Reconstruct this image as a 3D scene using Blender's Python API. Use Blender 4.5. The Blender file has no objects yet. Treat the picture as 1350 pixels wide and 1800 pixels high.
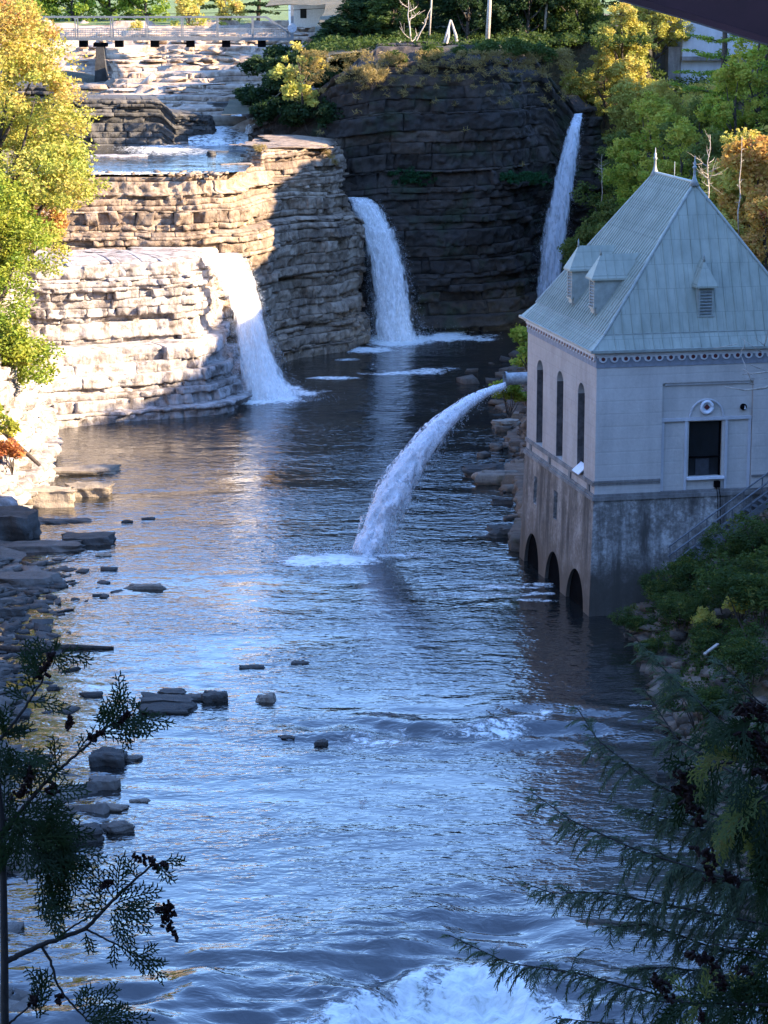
import bpy, bmesh, math, random
import numpy as np
from mathutils import Vector, Matrix

# ------------------------------------------------------------------ camera, sky, sun, exposure
S = bpy.context.scene
COL = S.collection
CAM_H, FPX, PITCH = 30.0, 4438.0, 0.2112
cam_d = bpy.data.cameras.new('camera')
cam = bpy.data.objects.new('camera', cam_d); COL.objects.link(cam)
cam.location = (0, 0, CAM_H)
cam.rotation_euler = (math.pi/2 - PITCH, 0, 0)
cam_d.sensor_fit = 'HORIZONTAL'; cam_d.sensor_width = 36; cam_d.lens = 36*FPX/1350
cam_d.clip_start = 0.2; cam_d.clip_end = 8000
S.camera = cam
SUN_EL = math.radians(25); SUN_V = Vector((0.96*math.cos(SUN_EL), -0.27*math.cos(SUN_EL), math.sin(SUN_EL))).normalized()
W = bpy.data.worlds.new('World'); S.world = W; W.use_nodes = True
wn = W.node_tree.nodes; wl = W.node_tree.links
bg = wn['Background']; sky = wn.new('ShaderNodeTexSky'); sky.sky_type = 'NISHITA'; sky.sun_disc = False
sky.sun_elevation = SUN_EL; sky.sun_rotation = math.atan2(SUN_V.x, SUN_V.y)
sky.air_density = 1.0; sky.dust_density = 0.0; sky.ozone_density = 4.0
hs = wn.new('ShaderNodeHueSaturation'); hs.inputs['Saturation'].default_value = 1.06; hs.inputs['Hue'].default_value = .508; wl.new(sky.outputs[0], hs.inputs['Color']); wl.new(hs.outputs[0], bg.inputs[0]); bg.inputs[1].default_value = 0.15
sun_d = bpy.data.lights.new('sun', 'SUN'); sun_d.energy = 3.9; sun_d.angle = math.radians(0.5); sun_d.color = (1.0, 0.80, 0.56)
sun = bpy.data.objects.new('sun', sun_d); COL.objects.link(sun)
sun.rotation_euler = SUN_V.to_track_quat('Z', 'Y').to_euler(); sun.location = (150, -40, 120)
S.view_settings.view_transform = 'Standard'; S.view_settings.look = 'None'
S.view_settings.exposure = 2.65; S.view_settings.gamma = 1
S.render.engine = 'CYCLES'
S.cycles.max_bounces = 6; S.cycles.transparent_max_bounces = 24

# ------------------------------------------------------------------ helpers
def ray(px, py):
    dx = (px-675)/FPX; dy = -(py-900)/FPX
    return np.array([dx, math.cos(PITCH)+dy*math.sin(PITCH), -math.sin(PITCH)+dy*math.cos(PITCH)])
def atz(px, py, z=0.0):
    r = ray(px, py); return np.array([0, 0, CAM_H]) + r*((z-CAM_H)/r[2])
def aty(px, py, Y):
    r = ray(px, py); return np.array([0, 0, CAM_H]) + r*(Y/r[1])

def tag(o, label=None, cat=None, group=None, kind=None):
    if label: o['label'] = label
    if cat: o['category'] = cat
    if group: o['group'] = group
    if kind: o['kind'] = kind
    return o
def empty(name, loc=(0, 0, 0), rz=0, label=None, cat=None, group=None):
    o = bpy.data.objects.new(name, None); COL.objects.link(o)
    o.location = loc; o.rotation_euler = (0, 0, rz); o.empty_display_size = .5
    return tag(o, label, cat, group)
def link_mesh(name, me, mat, parent=None, smooth=False):
    o = bpy.data.objects.new(name, me); COL.objects.link(o)
    if mat is not None: me.materials.append(mat)
    if smooth: me.polygons.foreach_set('use_smooth', [True]*len(me.polygons))
    if parent is not None: o.parent = parent
    return o
def mesh_np(name, V, F, mat, parent=None, smooth=False, attrs=None):
    V = np.asarray(V, dtype=np.float32); F = np.asarray(F, dtype=np.int32)
    me = bpy.data.meshes.new(name); k = F.shape[1]
    me.vertices.add(len(V)); me.vertices.foreach_set('co', V.ravel())
    me.loops.add(F.size); me.loops.foreach_set('vertex_index', F.ravel())
    me.polygons.add(len(F)); me.polygons.foreach_set('loop_start', np.arange(0, F.size, k, dtype=np.int32))
    me.update(calc_edges=True); me.validate()
    for an, av in (attrs or {}).items():
        av = np.asarray(av, dtype=np.float32)
        if av.ndim == 1: av = np.stack([av, av, av], 1)
        a = me.color_attributes.new(an, 'FLOAT_COLOR', 'POINT')
        a.data.foreach_set('color', np.concatenate([av, np.ones((len(av), 1), np.float32)], 1).ravel())
    return link_mesh(name, me, mat, parent, smooth)

class MB:
    """collects boxes, tubes, lathes, prisms; build() links them as ONE mesh"""
    def __init__(s): s.v = []; s.f = []
    def add(s, vs, fs):
        b = len(s.v); s.v += [tuple(map(float, q)) for q in vs]; s.f += [tuple(b+i for i in f) for f in fs]; return s
    def box(s, c, d, rz=0.0, M=None):
        x, y, z = d[0]/2, d[1]/2, d[2]/2
        vs = [Vector((a*x, b*y, e*z)) for a in (-1, 1) for b in (-1, 1) for e in (-1, 1)]
        R = M if M is not None else Matrix.Rotation(rz, 3, 'Z')
        vs = [R @ q + Vector(c) for q in vs]
        return s.add(vs, [(0, 1, 3, 2), (4, 6, 7, 5), (0, 4, 5, 1), (2, 3, 7, 6), (0, 2, 6, 4), (1, 5, 7, 3)])
    def bx(s, x0, x1, y0, y1, z0, z1): return s.box(((x0+x1)/2, (y0+y1)/2, (z0+z1)/2), (abs(x1-x0), abs(y1-y0), abs(z1-z0)))
    def bar(s, a, b, w, h):
        a = Vector(a); b = Vector(b); d = b-a; L = d.length; d.normalize()
        up = Vector((0, 0, 1)) if abs(d.z) < .98 else Vector((0, 1, 0))
        sx = d.cross(up).normalized(); sz = sx.cross(d)
        M = Matrix((sx, d, sz)).transposed()
        return s.box((a+b)/2, (w, L, h), M=M)
    def tube(s, pts, rad, n=6, cap=True):
        P = [Vector(p) for p in pts]
        if not hasattr(rad, '__len__'): rad = [rad]*len(P)
        ref = Vector((0.31, 0.2, 0.93)); vs = []
        for i, p in enumerate(P):
            t = (P[min(i+1, len(P)-1)]-P[max(i-1, 0)])
            t = t.normalized() if t.length > 1e-9 else Vector((0, 0, 1))
            a = t.cross(ref)
            if a.length < .05: a = t.cross(Vector((1, 0, 0)))
            a.normalize(); b = t.cross(a)
            for k in range(n):
                w = 2*math.pi*k/n; vs.append(p+(a*math.cos(w)+b*math.sin(w))*rad[i])
        fs = [(i*n+k, i*n+(k+1) % n, (i+1)*n+(k+1) % n, (i+1)*n+k) for i in range(len(P)-1) for k in range(n)]
        if cap: fs += [tuple(range(n-1, -1, -1)), tuple((len(P)-1)*n+k for k in range(n))]
        return s.add(vs, fs)
    def lathe(s, prof, c=(0, 0, 0), n=12):
        vs = [(c[0]+r*math.cos(2*math.pi*k/n), c[1]+r*math.sin(2*math.pi*k/n), c[2]+z) for r, z in prof for k in range(n)]
        fs = [(i*n+k, i*n+(k+1) % n, (i+1)*n+(k+1) % n, (i+1)*n+k) for i in range(len(prof)-1) for k in range(n)]
        fs += [tuple(range(n-1, -1, -1)), tuple((len(prof)-1)*n+k for k in range(n))]
        return s.add(vs, fs)
    def prism(s, poly, a0, a1, axis='y'):
        """poly in the plane across axis; axis y: poly=(x,z); axis x: poly=(y,z)"""
        n = len(poly)
        def P(q, a): return (q[0], a, q[1]) if axis == 'y' else ((a, q[0], q[1]) if axis == 'x' else (q[0], q[1], a))
        vs = [P(q, a0) for q in poly]+[P(q, a1) for q in poly]
        fs = [tuple(range(n)), tuple(range(2*n-1, n-1, -1))]+[(i, n+i, n+(i+1) % n, (i+1) % n) for i in range(n)]
        return s.add(vs, fs)
    def build(s, name, mat, parent=None, smooth=False, recalc=True):
        me = bpy.data.meshes.new(name); me.from_pydata(s.v, [], s.f)
        if recalc:
            bm = bmesh.new(); bm.from_mesh(me); bmesh.ops.recalc_face_normals(bm, faces=bm.faces); bm.to_mesh(me); bm.free()
        me.update()
        return link_mesh(name, me, mat, parent, smooth)

def boolean_cut(o, cutter_mb):
    c = cutter_mb.build('cutter', None, o.parent)
    m = o.modifiers.new('b', 'BOOLEAN'); m.operation = 'DIFFERENCE'; m.solver = 'EXACT'; m.object = c; m.use_self = True
    dg = bpy.context.evaluated_depsgraph_get(); dg.update()
    me = bpy.data.meshes.new_from_object(o.evaluated_get(dg))
    o.modifiers.clear(); o.data = me
    bpy.data.objects.remove(c)

def dup(root, loc, rz=None, sc=None, label=None, group=None, tilt=None):
    r = root.copy(); COL.objects.link(r); r.location = loc
    if rz is not None: r.rotation_euler = (tilt or 0, 0, rz)
    if sc is not None: r.scale = (sc, sc, sc) if not hasattr(sc, '__len__') else sc
    if label: r['label'] = label
    if group: r['group'] = group
    for ch in list(root.children):
        c = ch.copy(); COL.objects.link(c); c.parent = r
        for g in ch.children:
            d = g.copy(); COL.objects.link(d); d.parent = c
    return r

# numpy noise
def h2(i, j, s=0):
    i = np.asarray(i).astype(np.int64); j = np.asarray(j).astype(np.int64)
    n = (i*374761393 + j*668265263 + s*982451653) & 0x7fffffff
    n = ((n ^ (n >> 13))*1274126177) & 0x7fffffff
    n = ((n ^ (n >> 16))*668265263) & 0x7fffffff
    return ((n ^ (n >> 15)) & 0xffffff)/float(0xffffff)
def vn(x, y, s=0):
    x = np.asarray(x, float); y = np.asarray(y, float)
    i = np.floor(x); j = np.floor(y); u = x-i; v = y-j
    u = u*u*(3-2*u); v = v*v*(3-2*v)
    a, b, c, d = h2(i, j, s), h2(i+1, j, s), h2(i, j+1, s), h2(i+1, j+1, s)
    return (a*(1-u)+b*u)*(1-v)+(c*(1-u)+d*u)*v
def fbm(x, y, s=0, o=4):
    t = 0; a = .5
    for k in range(o): t = t+a*(vn(x, y, s+k)-.5)*2; x = x*2.03; y = y*2.03; a *= .5
    return t
def grid_faces(n, m):
    i, j = np.meshgrid(np.arange(n-1), np.arange(m-1), indexing='ij'); a = (i*m+j).ravel()
    return np.stack([a, a+m, a+m+1, a+1], 1)
def sstep(a, b, x):
    t = np.clip((x-a)/(b-a), 0, 1); return t*t*(3-2*t)

# ------------------------------------------------------------------ materials
class G:
    def __init__(s, name):
        s.m = bpy.data.materials.new(name); s.m.use_nodes = True; s.t = s.m.node_tree
        s.t.nodes.clear(); s.out = s.t.nodes.new('ShaderNodeOutputMaterial')
    def n(s, typ, ins=None, **kw):
        o = s.t.nodes.new('ShaderNode'+typ)
        for k, v in kw.items(): setattr(o, k, v)
        for k, v in (ins or {}).items(): s.set(o.inputs[k], v)
        return o
    def set(s, sock, v):
        if isinstance(v, bpy.types.NodeSocket): s.t.links.new(v, sock)
        elif isinstance(v, bpy.types.Node): s.t.links.new(v.outputs[0], sock)
        else:
            if hasattr(v, '__len__') and len(v) == 3 and sock.type == 'RGBA': v = (*v, 1)
            sock.default_value = v
    def coord(s, scale=(1, 1, 1), kind='Object'):
        tc = s.n('TexCoord'); mp = s.n('Mapping', {'Vector': tc.outputs[kind], 'Scale': scale}); return mp.outputs[0]
    def noise(s, vec, scale, detail=4, rough=.55, dist=0.0):
        return s.n('TexNoise', {'Vector': vec, 'Scale': scale, 'Detail': detail, 'Roughness': rough, 'Distortion': dist}).outputs[0]
    def ramp(s, fac, stops, interp='LINEAR'):
        r = s.n('ValToRGB', {'Fac': fac}); cr = r.color_ramp; cr.interpolation = interp
        while len(cr.elements) < len(stops): cr.elements.new(.5)
        for e, (p, c) in zip(cr.elements, stops):
            e.position = p; e.color = (*c, 1) if hasattr(c, '__len__') else (c, c, c, 1)
        return r.outputs[0]
    def mix(s, fac, a, b, blend='MIX'):
        m = s.n('Mix', data_type='RGBA', blend_type=blend)
        s.set(m.inputs[0], fac); s.set(m.inputs[6], a); s.set(m.inputs[7], b); return m.outputs[2]
    def math(s, op, a, b=0.0, c=0.0, clamp=False):
        m = s.n('Math', operation=op, use_clamp=clamp); s.set(m.inputs[0], a); s.set(m.inputs[1], b); s.set(m.inputs[2], c); return m.outputs[0]
    def attr(s, name): return s.n('Attribute', attribute_name=name)
    def bump(s, h, dist=.05, strength=1.0): return s.n('Bump', {'Height': h, 'Distance': dist, 'Strength': strength}).outputs[0]
    def princ(s, col, rough=.8, normal=None, **ex):
        d = {'Base Color': col, 'Roughness': rough}
        if normal is not None: d['Normal'] = normal
        d.update({k.replace('_', ' '): v for k, v in ex.items()})
        p = s.n('BsdfPrincipled', d); s.t.links.new(p.outputs[0], s.out.inputs[0]); return p

def rock_mat(name, cols, moss=0.0, mosscol=(.05, .06, .02), stain=.5, sc=1.0, rough=.85):
    g = G(name); P = g.coord(kind='Object')
    at = g.attr('rk'); sep = g.n('SeparateColor', {0: at.outputs['Color']})
    n1 = g.noise(P, .9*sc, 5, .6); n2 = g.noise(P, 5*sc, 5, .65)
    strat = g.noise(g.coord((.25, .25, 3.0)), 1.0, 4, .6)
    f = g.math('MULTIPLY_ADD', sep.outputs[0], .22, g.math('MULTIPLY_ADD', n1, .42, g.math('MULTIPLY_ADD', strat, .32, g.math('MULTIPLY', sep.outputs[1], .12))))
    c = g.ramp(f, [(.25, cols[0]), (.45, cols[1]), (.62, cols[2]), (.8, cols[3])])
    c = g.mix(g.math('MULTIPLY', n2, .55), c, g.mix(1.0, c, (.45, .42, .4), 'MULTIPLY'))
    st = g.noise(g.coord((1.6, 1.6, .12)), 1.0, 5, .6)
    c = g.mix(g.ramp(st, [(.42, 0.0), (.68, stain)]), c, g.mix(1.0, c, (.32, .27, .23), 'MULTIPLY'))
    pt = g.noise(g.coord((.5, .5, .8)), 1.1, 6, .7, .5); pt2 = g.noise(g.coord((2.2, 2.2, 1.2)), 1.6, 4, .7)
    c = g.mix(g.ramp(g.math('MULTIPLY_ADD', pt, .6, g.math('MULTIPLY', pt2, .4)), [(.50, 0.0), (.60, stain)]), c, g.mix(1.0, c, (.36, .29, .24), 'MULTIPLY'))
    if moss:
        mn = g.noise(P, .35, 5, .62)
        c = g.mix(g.ramp(mn, [(.62-moss*.25, 0.0), (.74-moss*.25, .85)]), c, mosscol)
    b = g.math('ADD', n2, g.math('MULTIPLY', g.noise(P, 18*sc, 4, .6), .4))
    g.princ(c, rough, g.bump(b, .12, .8)); return g.m
R_LEDGE = rock_mat('ledge_rock', [(.12, .09, .07), (.28, .21, .15), (.42, .32, .23), (.52, .42, .32)], stain=.75)
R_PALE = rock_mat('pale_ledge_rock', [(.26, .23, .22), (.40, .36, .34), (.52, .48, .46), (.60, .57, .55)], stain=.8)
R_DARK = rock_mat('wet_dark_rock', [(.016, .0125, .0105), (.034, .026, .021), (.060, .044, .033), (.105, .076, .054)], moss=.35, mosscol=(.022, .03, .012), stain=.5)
R_BANK = rock_mat('bank_rock', [(.13, .11, .09), (.24, .20, .16), (.34, .28, .22), (.42, .36, .29)], moss=.1, stain=.45)
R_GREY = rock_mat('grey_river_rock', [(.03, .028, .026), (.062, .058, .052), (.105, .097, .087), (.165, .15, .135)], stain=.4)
R_BROWN = rock_mat('brown_bank_rock', [(.05, .042, .035), (.11, .088, .068), (.19, .145, .105), (.27, .21, .15)], moss=.1, stain=.5)
R_SHORE = rock_mat('shore_rock', [(.06, .052, .045), (.125, .108, .092), (.20, .175, .15), (.30, .27, .24)], stain=.4)
R_BED = rock_mat('riverbed_rock', [(.18, .125, .09), (.38, .285, .21), (.54, .43, .33), (.66, .55, .44)], stain=.5)
R_WARM = rock_mat('warm_shore_rock', [(.16, .13, .10), (.28, .23, .17), (.38, .31, .23), (.46, .39, .30)], stain=.35)

def ground_mat(name, a, b, c):
    g = G(name); P = g.coord()
    f = g.noise(P, .5, 6, .65); f2 = g.noise(P, 4, 5, .7)
    col = g.ramp(g.math('MULTIPLY_ADD', f, .6, g.math('MULTIPLY', f2, .4)), [(.35, a), (.5, b), (.65, c)])
    g.princ(col, .95, g.bump(f2, .15)); return g.m
M_LITTER = ground_mat('leaf_litter', (.03, .03, .015), (.07, .06, .03), (.13, .09, .045))
M_GRASS = ground_mat('meadow_ground', (.05, .08, .02), (.09, .13, .03), (.16, .19, .06))
M_SCREE = ground_mat('scree_ground', (.05, .045, .04), (.11, .095, .08), (.17, .15, .13))

def flat_mat(name, col, rough=.7, var=.25, sc=6, metal=0.0, bump=.01, spec=.5):
    g = G(name); P = g.coord(); n = g.noise(P, sc, 5, .6)
    dark = tuple(x*(1-var) for x in col); lite = tuple(min(1, x*(1+var)) for x in col)
    g.princ(g.ramp(n, [(.35, dark), (.65, lite)]), rough, g.bump(n, bump), Metallic=metal, Specular_IOR_Level=spec); return g.m
M_BARK = flat_mat('bark', (.06, .045, .035), .95, .5, 8, bump=.03)
M_PALEBARK = flat_mat('pale_dead_bark', (.34, .29, .24), .9, .35, 6, bump=.02)
M_TWIG = flat_mat('cedar_twig', (.012, .009, .008), .9, .4, 40, bump=.002)
M_DARK = flat_mat('dark_void', (.004, .004, .0045), .9, .3, 3, spec=.02)
M_STEELGREY = flat_mat('galvanised_steel', (.30, .32, .33), .5, .2, 10, .4)
M_WHITE = flat_mat('white_trim', (.70, .70, .72), .6, .1, 5)

def leaf_mat(name, stops, trans=.35):
    g = G(name); at = g.attr('lc'); sep = g.n('SeparateColor', {0: at.outputs['Color']})
    ge = g.n('NewGeometry')
    f = g.math('MULTIPLY_ADD', sep.outputs[0], .7, g.math('MULTIPLY', ge.outputs['Random Per Island'], .3))
    col = g.ramp(f, stops)
    col = g.mix(g.math('MULTIPLY', ge.outputs['Random Per Island'], .35), col, g.mix(1.0, col, (.5, .55, .45), 'MULTIPLY'))
    d = g.n('BsdfDiffuse', {'Color': col, 'Roughness': .6}); t = g.n('BsdfTranslucent', {'Color': g.mix(1.0, col, (1.0, 1.0, .55), 'MULTIPLY')})
    gl = g.n('BsdfGlossy', {'Color': (.5, .5, .5), 'Roughness': .45})
    m1 = g.n('MixShader', {0: trans, 1: d.outputs[0], 2: t.outputs[0]})
    m2 = g.n('MixShader', {0: .015, 1: m1.outputs[0], 2: gl.outputs[0]})
    g.t.links.new(m2.outputs[0], g.out.inputs[0]); return g.m
L_MAPLE = leaf_mat('maple_leaves', [(0, (.16, .24, .05)), (.3, (.38, .42, .09)), (.6, (.55, .46, .12)), (.85, (.54, .32, .11)), (1, (.48, .14, .08))])
L_GOLDGREEN = leaf_mat('gold_green_leaves', [(0, (.08, .15, .03)), (.35, (.20, .29, .04)), (.7, (.42, .42, .07)), (1, (.52, .40, .08))])
L_GOLD = leaf_mat('gold_leaves', [(0, (.24, .30, .06)), (.35, (.48, .46, .11)), (.7, (.60, .47, .13)), (1, (.56, .33, .11))])
L_ORANGE = leaf_mat('orange_leaves', [(0, (.34, .28, .06)), (.35, (.56, .36, .09)), (.7, (.58, .28, .10)), (1, (.50, .15, .09))])
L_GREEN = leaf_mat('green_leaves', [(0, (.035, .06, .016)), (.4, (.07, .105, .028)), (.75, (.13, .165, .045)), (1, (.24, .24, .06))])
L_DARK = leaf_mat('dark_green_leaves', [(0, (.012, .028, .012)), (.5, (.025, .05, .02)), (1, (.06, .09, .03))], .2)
L_BUSH = leaf_mat('bank_shrub_leaves', [(0, (.03, .055, .02)), (.4, (.06, .10, .03)), (.8, (.11, .15, .04)), (1, (.28, .24, .05))])
L_HEMLOCK = leaf_mat('hemlock_needles', [(0, (.026, .042, .025)), (.5, (.052, .074, .042)), (1, (.09, .115, .06))], .15)
L_CEDAR = leaf_mat('cedar_scales', [(0, (.009, .02, .008)), (.5, (.017, .034, .012)), (1, (.034, .052, .017))], .15)
L_CEDARGOLD = leaf_mat('gold_cedar_scales', [(0, (.06, .10, .03)), (.5, (.15, .17, .05)), (1, (.24, .17, .05))], .2)
L_CONE = leaf_mat('cedar_cone', [(0, (.012, .006, .006)), (.5, (.03, .014, .012)), (1, (.06, .025, .02))], .0)
L_MOSS = leaf_mat('hanging_moss', [(0, (.015, .045, .018)), (.5, (.02, .075, .03)), (1, (.04, .11, .04))], .2)
L_DRYGRASS = leaf_mat('dry_grass', [(0, (.20, .15, .06)), (.5, (.34, .25, .10)), (1, (.46, .34, .15))])
# ------------------------------------------------------------------ terrain
def terrain(name, xs, ys, zf, mat, mask=None):
    X, Y = np.meshgrid(xs, ys, indexing='ij'); Z = zf(X, Y)
    V = np.stack([X, Y, Z], -1).reshape(-1, 3); F = grid_faces(len(xs), len(ys))
    if mask is not None:
        k = mask(X, Y).ravel(); F = F[k[F].all(1)]
    return tag(mesh_np(name, V, F, mat, smooth=True), kind='structure')
I = np.interp
def shore_r(Y): return I(Y, [50, 69, 80, 93, 111, 116, 122, 128.5, 131, 150, 170, 195, 207, 216, 224, 229, 237, 244], [13, 11.6, 11.0, 10.9, 10.6, 10.8, 14, 14, 9.4, 9.3, 10.0, 11.5, 15, 18.4, 18.6, 16, 2, -8])
def shore_l(Y): return I(Y, [50, 69, 80, 89, 96, 105, 111, 119, 127, 133, 146, 168, 175], [-11.5, -11.2, -11.4, -11.0, -14.2, -16.3, -17, -17.3, -16.6, -17.2, -18.3, -21.0, -22])
SHADE_RIM_Y = [0, 60, 108, 116, 122, 126, 148, 154, 156, 164, 172, 184, 191, 198, 212, 217, 221, 227, 230, 241, 247, 320]
SHADE_RIM_Z = [58, 44, 37.5, 35.5, 31.3, 23.0, 23.0, 30.2, 30.9, 31.5, 33.0, 39.4, 39.8, 42.4, 43, 38, 25.5, 26, 34.5, 34.5, 26, 25]  # crest heights out of view, shaped to cast shade across the gorge
def z_right(X, Y):
    d = X-shore_r(Y)
    low = -.8+.8*np.minimum(d, 9)+1.1*np.clip(d-9, 0, 16)
    up = -.8+1.15*np.clip(d, -3, 21.5)
    up2 = -.8+2.3*np.clip(d, -3, 7.5)+.75*np.clip(d-7.5, 0, 12); up = up+(up2-up)*sstep(196, 206, Y)
    z = low+(up-low)*sstep(128, 140, Y)
    z = np.minimum(z, 24.3-5.6*sstep(20, 27, X)*sstep(212, 224, Y)*sstep(262, 250, Y))+fbm(X*.22, Y*.22, 3)*1.0
    rim = I(Y, SHADE_RIM_Y, SHADE_RIM_Z)+fbm(X*.18+3, Y*.35, 9, 5)*1.5
    t = sstep(39, 45, X); z = z*(1-t)+rim*t
    return np.where(d < 0, np.minimum(z, d*.6-.3), z)
terrain('right_hillside', np.concatenate([np.arange(6, 46, .7), np.arange(46, 140, 4.)]), np.arange(50, 340, .9), z_right, M_LITTER,
        lambda X, Y: (X > shore_r(Y)-3) & ~((Y > 205) & (Y < 228) & (X < 17.6)) & ~((Y >= 228) & (X < 10)))
def z_left(X, Y):
    d = shore_l(Y)-X
    shelf = -.35+.16*np.clip(d, -4, 6)
    steep = shelf+1.0*np.clip(d-6, 0, 40)
    up = np.clip(11.5+.8*(-23.2-X), -1, 34)
    c = sstep(121, 129, Y)*(X < I(Y, [121, 131, 136, 141, 147, 153, 160, 167, 173], [-27, -22.8, -21.6, -20.8, -20.6, -21.0, -21.7, -23, -25])-3.0)
    z = np.where(c > 0, np.maximum(up*c, shelf), np.where((Y > 123), shelf, np.minimum(steep, 36)))
    return z+fbm(X*.3, Y*.3, 5)*.45*(d > .5)
terrain('left_bank', np.concatenate([np.arange(-130, -46, 4.), np.arange(-46, -8, .6)]), np.arange(50, 176, .8), z_left, M_SCREE, lambda X, Y: X < shore_l(Y)+3)
terrain('left_plateau', np.arange(-130, -27, 2.), np.arange(172, 340, 2.), lambda X, Y: np.clip(16+.55*(-30-X), 14, 34)*sstep(215, 205, Y)+np.clip(17.5+.12*(-34-X)+(Y-220)*.03, 14, 24)*sstep(205, 215, Y)+fbm(X*.15, Y*.15, 8)*.8, M_LITTER,
        lambda X, Y: (X < -27-.0*Y))
def z_fore(X, Y):
    z = 28.0-.66*np.clip(Y+1, -40, 60)+fbm(X*.2, Y*.2, 6)*.5
    z = z-.35*np.clip(5-np.abs(X-2), 0, 4)*(Y > 25)
    return np.maximum(z, -9)
terrain('foreground_slope', np.arange(-70, 70, 1.6), np.arange(-60, 54, 1.2), z_fore, M_LITTER)
def z_plat(X, Y):
    z = 23.2+.035*(Y-222)+fbm(X*.12, Y*.12, 4)*.7
    return z-5.0*sstep(-4, -12, X)*sstep(262, 225, Y)
terrain('forest_plateau', np.arange(-14, 46, 1.2), np.arange(218, 345, 1.2), z_plat, M_LITTER, lambda X, Y: (Y > 219+.9*np.clip(X-8, 0, 9)) & (X < 19) & ~((X > 10.5) & (Y < 232.5+.4*np.clip(X-12, 0, 9))) & ~((X < -8) & (Y > 232) & (Y < 300)))

def z_bed(X, Y):
    base = I(Y, [213, 218, 222, 226, 245, 270, 300, 330, 350], [14.0, 14.4, 15.6, 16.9, 18.6, 20.6, 22.4, 23.0, 23.2])
    w = fbm(X*.09, Y*.16, 21, 4)*1.5+fbm(X*.35, Y*.6, 22, 3)*.35
    base = base-2.4*sstep(-23, -27, X)*sstep(230, 240, Y)*sstep(292, 272, Y)
    q = .62; s = (base+w)/q; z = (np.floor(s)+sstep(.80, 1.0, s-np.floor(s)))*q
    z = z-1.3*np.exp(-((X-(-14.5-.10*(Y-222)))/2.2)**2)*sstep(262, 240, Y)*sstep(219, 226, Y)
    return z+fbm(X*1.5, Y*1.5, 23, 2)*.1
bedx = np.arange(-46, -6, .35); bedy = np.arange(213.5, 345, .3)
BX, BY = np.meshgrid(bedx, bedy, indexing='ij'); BZ = z_bed(BX, BY)
tag(mesh_np('upper_riverbed', np.stack([BX, BY, BZ], -1).reshape(-1, 3), grid_faces(len(bedx), len(bedy)), R_BED,
            attrs={'rk': np.stack([h2(np.floor(BX*.7+BZ*3), np.floor(BZ/.62), 3), h2(np.floor(BZ/.62), 0*BX, 4), 0*BX], -1).reshape(-1, 3)}), kind='structure')
terrain('meadow', np.arange(-260, 300, 8.), np.arange(338, 900, 8.), lambda X, Y: 23.3+.045*(Y-340)+fbm(X*.02, Y*.02, 2)*2, M_GRASS)
terrain('shade_caster_hill', np.arange(34, 150, 2.), np.arange(-110, 51.5, 2.), lambda X, Y: -4+62*sstep(34, 45, X)+fbm(X*.1, Y*.1, 7)*2, M_LITTER)  # unseen hill added to keep sun off the foreground trees and arch
tag(mesh_np('ground', [(-4000, -4000, -11), (4000, -4000, -11), (4000, 6000, -11), (-4000, 6000, -11)], [(0, 1, 2, 3)], M_LITTER), kind='structure')

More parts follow.
